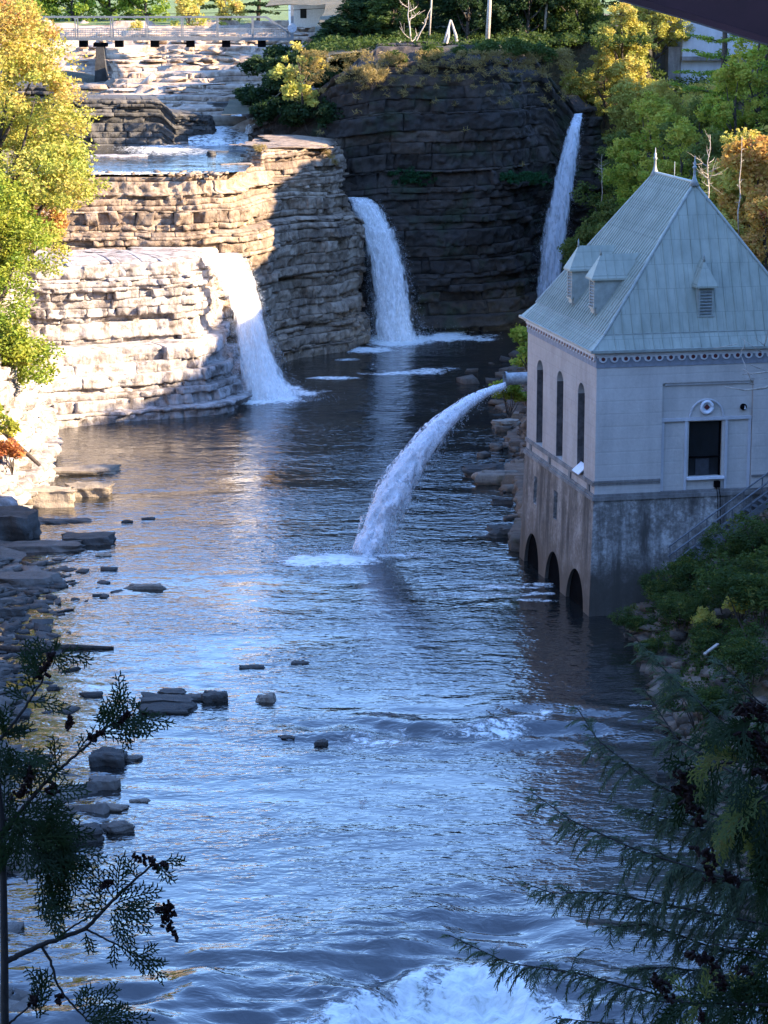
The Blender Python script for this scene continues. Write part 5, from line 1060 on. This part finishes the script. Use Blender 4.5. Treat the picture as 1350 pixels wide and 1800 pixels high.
# undergrowth over slopes: nobody could count it
def cover(name, pts, r, per, size, mat, seed, flat=.6, tone=None, **k): return tag(leaves(name, pts, r, per, size, mat, None, seed, flat=flat, tone=tone, **k), kind='stuff')
rg = np.random.default_rng(17); n = 1500; x = rg.uniform(-8, 24, n); y = rg.uniform(219, 240, n); k = y > 219.5+.9*np.clip(x-8, 0, 9); x, y = x[k], y[k]
cover('cliff_top_undergrowth', np.stack([x, y, z_plat(x, y)+rg.uniform(0, .9, len(x))], 1), .55, 16, .32, L_GREEN, 18, tone=np.full(len(x), .25))
n = 420; s = rg.random(n); path_, _ = resample([(-7.2, 216), (-4.4, 213.2), (-1, 212.4), (3, 213), (8, 214), (12, 216), (15, 219.5), (16.4, 223)], .1)
q = path_[(s*(len(path_)-1)).astype(int)]; zq = 23.4-rg.exponential(1.3, n)
cover('cliff_edge_grass', np.stack([q[:, 0], q[:, 1]+.3+(23.4-zq)*-.12, zq], 1), .4, 22, .45, L_DRYGRASS, 19, aspect=.12, droop=.5, tone=np.clip(.2+.2*(q[:, 0] < 0), 0, 1))
n = 3000; y = rg.uniform(131, 236, n); d = rg.uniform(.8, 27, n); x = shore_r(y)+d; z = z_right(x, y); k = (z < 27) & ~((y > 216) & (x < 21.4)) & (x < 40); x, y, z = x[k], y[k], z[k]
k = vn(x*.13, y*.13, 4)+.25*(x > 26) < .62
cover('slope_undergrowth', np.stack([x, y, z+rg.uniform(.0, 1.4, len(x))], 1)[k], .85, 26, .36, L_GREEN, 20, tone=(.15+.75*vn(x*.16, y*.16, 4))[k])
cover('golden_undergrowth', np.stack([x, y, z+rg.uniform(.0, 1.4, len(x))], 1)[~k], .85, 26, .34, L_GOLD, 22, tone=(.1+.75*vn(x*.16, y*.16, 6))[~k])
# autumn trees on the right slope
zr_ = lambda x, y: float(z_right(np.array(x), np.array(y)))
def slope(o, px, Y, dz=0.0, **k): x = gx(px, Y); o.location = (x, Y, zr_(x, Y)+dz); return o
g1 = slope(broad_tree('golden_maple', 9.5, 3.4, 1.5, L_GOLD, 151, 280, 52, .28, 'golden maple lit by the sun at the top of the right slope', nb=12, tone_top=(.15, .6), crad=.6), 1110, 228)
g2 = slope(broad_tree('orange_maple', 7.5, 2.6, .8, L_ORANGE, 152, 190, 40, .30, 'orange maple right behind the powerhouse roof at the frame edge', nb=10, tone_top=(.3, .5), crad=.55), 1335, 143)
g3 = slope(broad_tree('green_tree', 9, 3.3, .6, L_GREEN, 153, 230, 50, .28, 'green tree low on the slope beside the thin waterfall', nb=11, tone_top=(.35, .85), crad=.55, gap=.42), 1085, 208)
g4 = broad_tree('golden_green_tree', 9, 3.2, .8, L_GOLDGREEN, 158, 220, 50, .28, 'yellow-green tree halfway up the slope above the powerhouse ridge', nb=11, tone_top=(.25, .8), crad=.55, gap=.42); slope(g4, 1165, 196); g4['group'] = 'autumn trees on the right slope'
def more(src, px, Y, sc, lb, rz, grp=None, dz=0.0): x = gx(px, Y); return dup(src, (x, Y, zr_(x, Y)+dz), rz, sc, lb, grp)
G_ = 'autumn trees on the right slope'; g1['group'] = g2['group'] = g3['group'] = G_
more(g1, 1145, 236, .9, 'yellow tree touching the tip of the red girder', 1.0, G_); more(g1, 1060, 231, .62, 'small yellow tree above the lip of the thin waterfall', 2.0, G_); more(g2, 1085, 222, .55, 'small orange tree among the golden ones on the slope', 2.5, G_)
more(g1, 1262, 141, .72, 'golden sapling beside the bare white tree behind the roof', 3.0, G_); more(g1, 1305, 146, .85, 'golden tree behind the powerhouse roof ridge', 4.0, G_); more(g2, 1285, 149, .95, 'orange tree between the golden ones behind the roof', 1.0, G_)
more(g2, 1350, 137, .75, 'orange tree lowest on the slope by the roof edge', 5.0, G_)
more(g4, 1140, 200, 1.0, 'green tree above the left finial of the powerhouse', 1.0, G_); more(g3, 1050, 213, .8, 'shaded green tree just right of the thin waterfall', 2.1, G_); more(g3, 1035, 196, .75, 'dark green tree left of the powerhouse roof', 3.4, G_)
more(g4, 1330, 186, 1.1, 'leafy green tree at the right frame edge above the orange trees', 4.4, G_); more(g4, 1172, 214, .6, 'green tree in front of the concrete building', 5.1, G_); more(g4, 1195, 182, .85, 'green tree right above the powerhouse ridge', .3, G_); more(g3, 1100, 186, .7, 'low green tree behind the roof slope', .9, G_)
more(g1, 1165, 204, .5, 'little yellow-green tree above the powerhouse ridge', .9, G_); more(g1, 1225, 216, .4, 'little golden tree below the concrete building', 1.9, G_); more(g1, 1340, 205, .8, 'golden tree at the right edge under the pine', 2.9, G_)
more(g1, 985, 231, .5, 'small golden tree on the cliff top left of the thin waterfall', 2.4, G_, 2.0); more(g1, 1022, 229.5, .5, 'small golden tree directly over the thin waterfall', 5.4, G_, 1.0); more(g1, 1000, 233, .5, 'small golden tree at the right end of the cliff top', .4, G_); more(g1, 1040, 229, .7, 'golden tree above the lit rock beside the thin waterfall', 1.4, G_); more(g1, 1090, 232, .8, 'golden tree between two others under the girder tip', 2.4, G_); more(g1, 1135, 226, .75, 'golden tree left of the concrete building', 3.4, G_)
more(g3, 1055, 222, .6, 'green shrubby tree below the lit rock by the thin waterfall', 3.0, G_); more(g4, 1085, 226, .6, 'green tree under the golden maple', 3.7, G_); more(g4, 1120, 218, .7, 'green tree below the golden maples in mid slope', 4.1, G_); more(g4, 1150, 214, .7, 'green tree below the concrete building buttress', 4.9, G_)
more(g3, 1042, 207, .7, 'dark green tree right of the foot of the thin waterfall', 5.5, G_); more(g3, 1070, 196, .75, 'dark green tree above the roof slope of the powerhouse', 6.0, G_); more(g1, 1100, 212, .45, 'little yellow tree amid the green slope trees', .2, G_); more(g3, 1225, 190, .8, 'green tree under the white pine', 1.7, G_); more(g4, 1290, 184, .8, 'green tree under the right pine', 2.7, G_); more(g3, 1255, 168, .7, 'green tree just above the golden sapling', 3.1, G_)
more(g1, 1235, 150, .6, 'golden tree peeping over the right roof hip', 3.6, G_); more(g2, 1320, 152, .8, 'orange-red tree between the golden and green trees at right', 2.2, G_)
pn = slope(conifer('white_pine', 15, 4.2, 3.0, L_GOLDGREEN, 154, 'spreading white pine in front of the concrete building', whorls=9, lsize=.36, per=26, up=.18, tone=.25, flat=.28), 1262, 200)
more(pn, 1342, 204, 1.0, 'white pine with dark trunk at the right frame edge under the girder', 1.3)
bare_tree('bare_white_tree', 4.6, 155, 'bare white tree behind the right roof hip of the powerhouse', .3, nb=14, cat='bare tree', r=.05).location = (gx(1246, 138), 138, aty(1246, 385, 138)[2])
bare_tree('bare_white_tree', 5.0, 156, 'slim bare pale trunk among the golden trees behind the roof', .08, nb=6, cat='bare tree', r=.045).location = (gx(1302, 139), 139, aty(1302, 400, 139)[2])
bare_tree('bare_white_tree', 3.6, 157, 'bare pale sapling standing between the thin waterfall and the roof', .25, nb=12, cat='bare tree', r=.04).location = (gx(1058, 200), 200, aty(1058, 350, 200)[2])
# shrubs by the pipe
p1_ = shrub('shrub', 1.3, 2.2, L_GOLDGREEN, 161, 80, 34, .2, 'yellow-green bush above the outlet pipe', crad=.3, tone=.5); p1_.location = (8.0, 139, 8.2)
dup(p1_, (7.0, 138.0, 6.0), 2.0, (1.0, 1, .8), 'mossy bush under the outlet pipe')
dup(p1_, (8.6, 145, 7.0), 4.0, (1.2, 1, .8), 'bush on the rock wall behind the pipe bush')
# right bank shrubs in front of the powerhouse
b1 = shrub('bank_shrub', 1.7, 2.6, L_BUSH, 171, 150, 40, .17, 'feathery green shrub at the foot of the staircase', crad=.32, aspect=.35); zz_ = lambda x, y: float(z_right(np.array(x), np.array(y)))
def bank(src, px, Y, sc, lb, rz): x = gx(px, Y, 1100); return dup(src, (x, Y, zz_(x, Y)-.2), rz, sc, lb, 'shrubs on the right bank')
x = gx(1215, 112, 1050); b1.location = (x, 112, zz_(x, 112)-.4); b1['group'] = 'shrubs on the right bank'
for px, Y, sc, lb, rz in [(1165, 114, .8, 'low shrub against the basement wall near the river corner', 1), (1120, 112, .62, 'shrub at the water edge nearest the powerhouse corner', 2), (1300, 110, .9, 'rounded shrub right of the staircase foot', 3), (1345, 109, 1.1, 'largest shrub at the right frame edge below the staircase', 4),
    (1200, 108, .8, 'shrub in the middle of the scree bank', 5), (1290, 106, 1.1, 'shrub at the right edge above the scree', 6), (1255, 102, .8, 'shrub on the scree behind the hemlock tips', 7), (1335, 101, 1.3, 'bushy shrub at the right edge behind the cedar', 8), (1240, 96, .9, 'shrub low on the bank behind the hemlock', 10), (1185, 110, .7, 'shrub between the basement corner shrub and the stair foot', 11), (1150, 107.5, .55, 'small shrub at the upper edge of the scree', 12), (1320, 96, 1.0, 'shrub at the right edge behind the hanging cones', 13)]: bank(b1, px, Y, sc, lb, rz)
y1_ = shrub('bank_shrub', .8, .9, L_GOLD, 172, 40, 34, .16, 'small bright yellow shrub on the scree bank', crad=.25, tone=.4); x = gx(1240, 106, 1105); y1_.location = (x, 106, zz_(x, 106)+.5)
dup(y1_, (gx(1300, 103, 1190), 103, zz_(gx(1300, 103, 1190), 103)+.9), 2, .9, 'second small yellow shrub further right on the bank')
x = rg.uniform(11.5, 23, 1700); y = rg.uniform(80, 115.5, 1700); k = (x > shore_r(y)+1.5) & (vn(x*.5, y*.4, 12) > .38); x, y = x[k], y[k]
cover('bank_undergrowth', np.stack([x, y, z_right(x, y)+.25], 1), .45, 22, .17, L_BUSH, 21, tone=.2+.3*vn(x*.4, y*.4, 3))
m = MB(); m.bar(atz(1238, 1150, 4.2), atz(1262, 1132, 4.4), .12, .06); tag(m.build('timber_plank', M_PALEBARK), 'pale weathered plank lying on the scree bank', 'plank')
m = MB(); P_ = [aty(1380, 660, 100), aty(1345, 682, 100), aty(1310, 686, 100), aty(1275, 680, 100)]; m.tube(P_, [.07, .055, .04, .02], 6)
P_ = [aty(1380, 650, 100), aty(1330, 656, 100), aty(1305, 658, 100)]; m.tube(P_, [.05, .035, .015], 6)
for k in range(14):
    a = aty(rng.uniform(1290, 1370), rng.uniform(600, 680), 100); m.tube([a, a+rng.normal(0, .5, 3)+[-.2, 0, .3]], [.02, .008], 4)
m.tube([aty(1380, 655, 100), aty(1420, 800, 100), (18.5, 100, 4)], [.09, .14, .2], 6)
tag(m.build('bare_white_tree', M_PALEBARK, None, True), 'bare white branches reaching in from the right across the powerhouse front', 'bare tree')
# ------------------------------------------------------------------ foreground hemlock (right) and cedars
def quads_from_segs(A, B, W, N):
    """flat ribbons: A,B (n,3) ends, W widths, N plane normals"""
    d = B-A; s = np.cross(d, N); s /= np.maximum(np.linalg.norm(s, axis=1)[:, None], 1e-9); s = s*(np.asarray(W)[:, None]*.5)
    return np.stack([A-s, A+s, B+s*.45, B-s*.45], 1)
def vnorm(v): return v/np.maximum(np.linalg.norm(v, axis=-1, keepdims=True), 1e-9)
def hemlock_branch(pts, rg, segs, twigs, seg_len=.075):
    P, s = resample(pts, seg_len); L = s[-1]; twigs.append((P, .022*(1-.8*s/L)+.004))
    T = vnorm(np.gradient(P, axis=0))
    for i in range(2, len(P)):
        t = s[i]/L
        for sg in (-1, 1):
            if rg.random() < .30: continue
            side = vnorm(np.cross(T[i], [0, 0, 1])*sg); d = vnorm(T[i]*.75+side*.8+np.array([0, 0, -.12])+rg.normal(0, .38, 3))
            l = (1.25*(1-t)**.8+.18)*rg.uniform(.3, 1.15)*(.45+.55*min(1, t*4)); k = max(3, int(l/.036)); a = P[i].copy(); q = [a]
            for j in range(k): d = vnorm(d+np.array([0, 0, -.085])+rg.normal(0, .05, 3)); a = a+d*(l/k); q.append(a.copy())
            q = np.array(q); twigs.append((q, np.linspace(.005, .0015, len(q))))
            for j in range(1, len(q)):
                dj = vnorm(q[j]-q[j-1]); sd = vnorm(np.cross(dj, [0, 0, 1])+rg.normal(0, .15, 3)); f = 1-.6*j/len(q)
                for s2 in (-1, 1):
                    e = q[j]+(dj*.7+sd*s2*.75+np.array([0, 0, -.25]))*rg.uniform(.08, .17)*(f+.2); segs.append((q[j], e, .019, t))
                segs.append((q[j-1], q[j], .028, t))
hr = np.random.default_rng(33); segs = []; twigs = []; HY = 42.0; root = empty('hemlock_tree', (7.6, HY, 0), label='large feathery hemlock reaching its drooping dark branches over the water at lower right', cat='hemlock')
HB = [([(1420, 1490), (1250, 1430), (1130, 1365), (1050, 1300), (1015, 1245)], 0), ([(1420, 1560), (1260, 1540), (1110, 1490), (1000, 1440), (935, 1392)], -1), ([(1420, 1640), (1220, 1600), (1060, 1568), (970, 1570), (922, 1552)], .5),
      ([(1420, 1790), (1220, 1765), (1020, 1712), (890, 1692), (790, 1644)], -.5), ([(1420, 1700), (1260, 1668), (1140, 1625), (1060, 1630)], 1), ([(1420, 1370), (1290, 1290), (1190, 1200), (1115, 1120)], 1.5), ([(1420, 1440), (1290, 1360), (1190, 1300), (1135, 1215)], -1.2),
      ([(1420, 1300), (1330, 1230), (1260, 1160)], .6), ([(1420, 1850), (1230, 1830), (1080, 1800), (980, 1790)], .3), ([(1420, 1600), (1320, 1560), (1200, 1530), (1150, 1490)], 2), ([(1420, 1740), (1300, 1720), (1180, 1700), (1100, 1705)], 2),
      ([(1420, 1480), (1330, 1430), (1240, 1380), (1190, 1350)], 2.2), ([(1420, 1530), (1300, 1480), (1180, 1440), (1090, 1420)], 1.4)]
for pts, dy in HB:
    n = len(pts); hemlock_branch([aty(px, py, HY+dy*(1-i/n)+(i-1)*.35*(1 if dy < 1 else -.3)) for i, (px, py) in enumerate(pts)], hr, segs, twigs)
off = np.array([7.6, HY, 0]); A = np.array([s[0] for s in segs])-off; B = np.array([s[1] for s in segs])-off
Q = quads_from_segs(A, B, np.array([s[2] for s in segs]), vnorm(np.array([0, -.35, 1.0])+hr.normal(0, .35, A.shape)))
lc = np.repeat(np.clip(np.array([s[3] for s in segs])*.7+hr.normal(.1, .18, len(segs)), 0, 1), 4)
m = MB()
m.tube([(0.4, 0, -1.5), (.2, .1, 8), (0, 0, 16), (-.05, 0, 21.5)], [.32, .26, .15, .04], 10); m.build('trunk', M_BARK, root, True)
m = MB()
for P, r in twigs: m.tube(P-off, list(np.atleast_1d(r)), 4, cap=False)
m.build('branches', M_TWIG, root, True); mesh_np('foliage', Q.reshape(-1, 3), np.arange(len(Q)*4).reshape(-1, 4), L_HEMLOCK, root, attrs={'lc': lc})
print('hemlock quads', len(Q))

def spray(o, d, nrm, L, rg, out, w=.0058, curl=-.25):
    """white-cedar spray: flat fern of scale-covered branchlets"""
    o = np.array(o, float); d = vnorm(np.array(d, float)); nrm = vnorm(np.array(nrm, float)); n = max(8, int(L/.0105)); a = o.copy(); tone = rg.uniform(.15, .75)
    for i in range(n):
        t = i/n; d = vnorm(d+np.array([0, 0, curl/n])+rg.normal(0, .05, 3)); b = a+d*L/n; out.append((a, b, w*1.1, nrm, tone)); sd = vnorm(np.cross(nrm, d))*(1 if i % 2 else -1)
        l = L*.42*(1-t)**.8*rg.uniform(.7, 1.1)*min(1, .35+t*3)+.006; e = vnorm(d*.75+sd*.75+rg.normal(0, .07, 3)); k = max(2, int(l/.0085)); c = b.copy()
        for j in range(k):
            e = vnorm(e+d*.06+np.array([0, 0, curl*.5/k])); c2 = c+e*l/k; out.append((c, c2, w, nrm, tone)); s2 = vnorm(np.cross(nrm, e))*(1 if j % 2 else -1)
            l2 = .019*(1-.5*j/k)*rg.uniform(.6, 1.2); out.append((c2, c2+vnorm(e*.8+s2*.65+nrm*rg.normal(0, .25))*l2, w*.95, nrm, tone)); c = c2
        a = b
def build_sprays(name, out, mat, parent, off):
    A = np.array([s[0] for s in out])-off; B = np.array([s[1] for s in out])-off; Q = quads_from_segs(A, B, np.array([s[2] for s in out]), np.array([s[3] for s in out]))
    d = B-A; N = np.array([s[3] for s in out]); Q2 = quads_from_segs(A, B, np.array([s[2] for s in out])*.5, vnorm(np.cross(d, N)))
    Q = np.concatenate([Q, Q2]); t = np.array([s[4] for s in out]); lc = np.repeat(np.concatenate([t, t]), 4)
    return mesh_np(name, Q.reshape(-1, 3), np.arange(len(Q)*4).reshape(-1, 4), mat, parent, attrs={'lc': lc})
def cones(pts, r, rg, parent, off, size=.0078):
    m = MB(); P, s = resample(pts, .004)
    for _ in range(int(len(P)*1.0*r/.014)+8):
        c = P[rg.integers(len(P))]+rg.normal(0, r*.5, 3)-off; ax = vnorm(rg.normal(0, 1, 3)+[0, 0, -.3]); k = size*rg.uniform(.75, 1.2)
        up = vnorm(np.cross(ax, [.3, .8, .2])); vp = np.cross(ax, up); vs = [c-ax*k*1.4]
        for z, q in ((-.7, .75), (-.1, 1.0), (.1, .7), (.5, .95), (.7, .6), (1.3, 1.0)):
            vs += [c+ax*k*z+(up*math.cos(w)+vp*math.sin(w))*k*q*.75 for w in (0, 1.05, 2.09, 3.14, 4.19, 5.24)]
        fs = [(0, 1+(j+1) % 6, 1+j) for j in range(6)]+[(1+i*6+j, 1+i*6+(j+1) % 6, 7+i*6+(j+1) % 6, 7+i*6+j) for i in range(5) for j in range(6)]
        m.add(vs, fs)
    o = m.build('cone_cluster', L_CONE, parent, recalc=False)
    return o
def px_path(pts, Y): return np.array([aty(p[0], p[1], Y+(p[2] if len(p) > 2 else 0)) for p in pts])
def facing(rg): return vnorm(np.array([rg.normal(0, .35), -1.0, .55+rg.normal(0, .3)]))
def cedar(name, label, off, Y, stems, sprays, cone_list, seed, mat, gold=None):
    rg = np.random.default_rng(seed); off = np.array(off, float); root = empty(name, tuple(off), label=label, cat='cedar')
    for pts, r0, r1, nm in stems:
        P = pts if isinstance(pts, np.ndarray) else px_path(pts, Y); R_, s = resample(P, .012 if nm != 'trunk' else .08); rr = np.linspace(r0, r1, len(R_)); R_ = R_+(rg.normal(0, .0012, R_.shape) if nm != 'trunk' else 0)
        m = MB(); m.tube(R_-off, list(rr), 7); m.build(nm, M_TWIG, root, True)
    for lst, mt in ((sprays, mat), (gold or [], L_CEDARGOLD)):
        out = []
        for (x0, y0), (x1, y1), curl in lst:
            dy = rg.normal(0, .05); a = aty(x0, y0, Y+dy*.3); b = aty(x1, y1, Y+dy); L = np.linalg.norm(b-a); spray(a, b-a, facing(rg), L, rg, out, curl=curl)
        if out: build_sprays('foliage', out, mt, root, off)
    for pts, r in cone_list: cones(px_path(pts, Y-.02), r, rg, root, off)
    return root
LY = 7.5
stemsL = [(np.array([(-1.145, LY, 22.3), (-1.15, LY, 25.0), aty(8, 1800, LY), aty(8, 1690, LY), aty(6, 1560, LY), aty(3, 1440, LY), aty(-14, 1290, LY), aty(-30, 1130, LY)]), .035, .008, 'trunk'),
    ([(8, 1692), (40, 1675), (75, 1660), (110, 1648), (150, 1633), (182, 1600), (205, 1575), (238, 1545), (262, 1525), (285, 1515)], .010, .003, 'branch'),
    ([(72, 1662), (90, 1690), (100, 1730), (125, 1765), (155, 1795)], .005, .003, 'branch'), ([(150, 1633), (185, 1650), (225, 1672), (262, 1688)], .004, .002, 'branch'), ([(100, 1650), (140, 1620), (180, 1604)], .004, .002, 'branch'),
    ([(4, 1470), (40, 1420), (85, 1370), (130, 1330), (170, 1295), (205, 1265), (232, 1250)], .008, .002, 'branch'), ([(0, 1300), (20, 1275), (48, 1238), (72, 1200), (88, 1165), (96, 1145)], .006, .002, 'branch'),
    ([(3, 1440), (45, 1440), (90, 1450), (115, 1480)], .006, .002, 'branch'), ([(0, 1520), (30, 1490), (60, 1490)], .005, .002, 'branch'), ([(15, 1800), (50, 1770), (70, 1740), (75, 1715)], .004, .002, 'branch')]
spL = []; rgs = np.random.default_rng(77)
def along(pts, n, l0, l1, ang, curl=-.25, tgt=None):
    P = np.array([p[:2] for p in pts], float); P, s = resample(P, 2.0); T = np.gradient(P, axis=0)
    for k in range(n):
        i = int(rgs.uniform(.0, 1)*(len(P)-1)); a = math.atan2(T[i][1], T[i][0])+rgs.choice([-1, 1])*math.radians(rgs.uniform(*ang)); l = rgs.uniform(l0, l1); (spL if tgt is None else tgt).append((tuple(P[i]), (P[i][0]+l*math.cos(a), P[i][1]+l*math.sin(a)+l*.15), curl))
along(stemsL[5][0], 20, 40, 95, (15, 75)); along(stemsL[6][0], 14, 35, 70, (15, 70)); along(stemsL[7][0], 10, 50, 110, (10, 90), -.6)
along([(0, 1330), (30, 1400), (60, 1470), (110, 1500)], 13, 55, 110, (10, 100), -.6); along([(5, 1300), (40, 1330)], 8, 40, 80, (0, 90)); along([(30, 1480), (90, 1500), (120, 1530)], 8, 60, 110, (0, 60), -.7)
spL += [((232, 1250), (238, 1232), -.1), ((205, 1265), (208, 1228), 0), ((200, 1270), (168, 1235), 0), ((215, 1262), (228, 1310), -.5), ((96, 1145), (100, 1132), 0), ((92, 1155), (118, 1170), -.2), ((75, 1195), (40, 1150), 0), ((110, 1490), (122, 1570), -.4), ((70, 1540), (80, 1610), -.5), ((72, 1560), (105, 1640), -.5),
    ((190, 1595), (135, 1540), -.3), ((185, 1600), (128, 1590), -.4), ((200, 1580), (160, 1520), -.2), ((205, 1575), (215, 1510), 0), ((240, 1545), (225, 1515), 0), ((285, 1515), (318, 1508), -.2), ((275, 1520), (300, 1545), -.3), ((195, 1600), (262, 1590), -.4), ((200, 1590), (270, 1560), -.3),
    ((200, 1600), (240, 1660), -.5), ((205, 1595), (265, 1625), -.5), ((195, 1605), (215, 1665), -.5), ((215, 1590), (282, 1600), -.4), ((215, 1665), (262, 1700), -.3), ((235, 1675), (292, 1712), -.3), ((200, 1655), (205, 1690), -.4), ((245, 1680), (272, 1668), -.3), ((255, 1686), (288, 1690), -.2),
    ((150, 1790), (210, 1735), -.2), ((155, 1795), (265, 1790), -.3), ((150, 1795), (232, 1762), -.2), ((145, 1785), (170, 1740), 0), ((155, 1795), (250, 1815), -.2), ((130, 1770), (150, 1745), 0), ((70, 1790), (78, 1710), 0), ((65, 1790), (60, 1745), 0), ((72, 1760), (88, 1712), 0), ((75, 1735), (55, 1705), 0), ((95, 1620), (90, 1580), 0), ((75, 1580), (108, 1640), -.3), ((150, 1640), (165, 1670), -.3)]
conesL = [([(66, 1190), (78, 1172), (92, 1150)], .012), ([(160, 1300), (175, 1285)], .012), ([(120, 1280), (125, 1262)], .008), ([(200, 1275), (225, 1255)], .008), ([(238, 1508), (262, 1512), (278, 1525)], .012), ([(285, 1518), (295, 1524)], .006),
    ([(278, 1600), (295, 1595), (300, 1615)], .018), ([(285, 1615), (300, 1630), (312, 1645)], .013), ([(180, 1555), (195, 1550)], .008), ([(50, 1370), (60, 1350)], .016), ([(30, 1400), (45, 1385)], .014), ([(100, 1762), (108, 1750)], .010), ([(58, 1765), (60, 1750)], .008), ([(82, 1400), (98, 1380)], .012)]
cedar('white_cedar', 'dark cedar with cone clusters in the lower left foreground', (-1.145, LY, 22.3), LY, stemsL, spL, conesL, 5, L_CEDAR)

RY = 6.5; stemsR = [(np.array([(1.35, RY, 22.6), (1.33, RY, 24.5), aty(1400, 1800, RY), aty(1395, 1500, RY), aty(1390, 1250, RY)]), .04, .01, 'trunk'),
    ([(1395, 1335), (1340, 1338), (1290, 1340), (1240, 1345), (1205, 1352)], .006, .002, 'branch'), ([(1395, 1770), (1340, 1766), (1260, 1764), (1200, 1762), (1150, 1760)], .006, .002, 'branch'),
    ([(1395, 1395), (1345, 1400), (1310, 1430), (1280, 1470)], .005, .002, 'branch'), ([(1395, 1260), (1345, 1262), (1300, 1275)], .005, .002, 'branch'), ([(1395, 1690), (1320, 1670), (1250, 1660)], .005, .002, 'branch')]
spR = []; goldR = []
along([(1310, 1390), (1340, 1420), (1355, 1500)], 16, 60, 120, (20, 100), -.8, spR); along(stemsR[1][0], 10, 45, 90, (50, 110), -.9, spR); along(stemsR[2][0][1:], 12, 40, 80, (10, 90), -.5, spR); along([(1350, 1620), (1345, 1760)], 12, 50, 90, (10, 90), -.5, spR); along(stemsR[4][0][1:], 10, 50, 90, (0, 90), -.6, spR)
goldR += [((1310, 1335), (1235, 1322), -.6), ((1300, 1338), (1262, 1318), .2), ((1265, 1342), (1248, 1312), .3), ((1255, 1342), (1215, 1365), -.6), ((1240, 1345), (1225, 1400), -.6), ((1330, 1380), (1275, 1420), -.3), ((1335, 1390), (1270, 1450), -.4), ((1340, 1400), (1265, 1480), -.4), ((1345, 1410), (1290, 1480), -.5), ((1345, 1400), (1320, 1500), -.6), ((1350, 1420), (1345, 1520), -.5), ((1300, 1440), (1252, 1490), -.4), ((1290, 1450), (1245, 1525), -.4), ((1220, 1762), (1180, 1720), .1), ((1240, 1762), (1232, 1710), .1), ((1320, 1766), (1290, 1715), .1), ((1340, 1690), (1300, 1740), -.3), ((1230, 1765), (1205, 1800), -.5), ((1300, 1380), (1320, 1420), -.5)]
conesR = [([(1195, 1358), (1205, 1380), (1212, 1400)], .014), ([(1200, 1400), (1222, 1425), (1232, 1445)], .016), ([(1185, 1380), (1192, 1390)], .010), ([(1290, 1250), (1330, 1245), (1350, 1260)], .022), ([(1300, 1290), (1335, 1300), (1350, 1330)], .022), ([(1330, 1350), (1350, 1370)], .014), ([(1222, 1490), (1245, 1500), (1250, 1540)], .015), ([(1275, 1540), (1300, 1550)], .014),
    ([(1210, 1675), (1235, 1682), (1260, 1700)], .014), ([(1255, 1715), (1275, 1735)], .015), ([(1148, 1722), (1170, 1738), (1180, 1752)], .012), ([(1300, 1700), (1320, 1710)], .010), ([(1235, 1780), (1240, 1798)], .010)]
cedar('white_cedar', 'green and gold cedar hung with dark red cone clusters at the right foreground edge', (1.35, RY, 22.6), RY, stemsR, spR, conesR, 9, L_CEDAR, goldR)
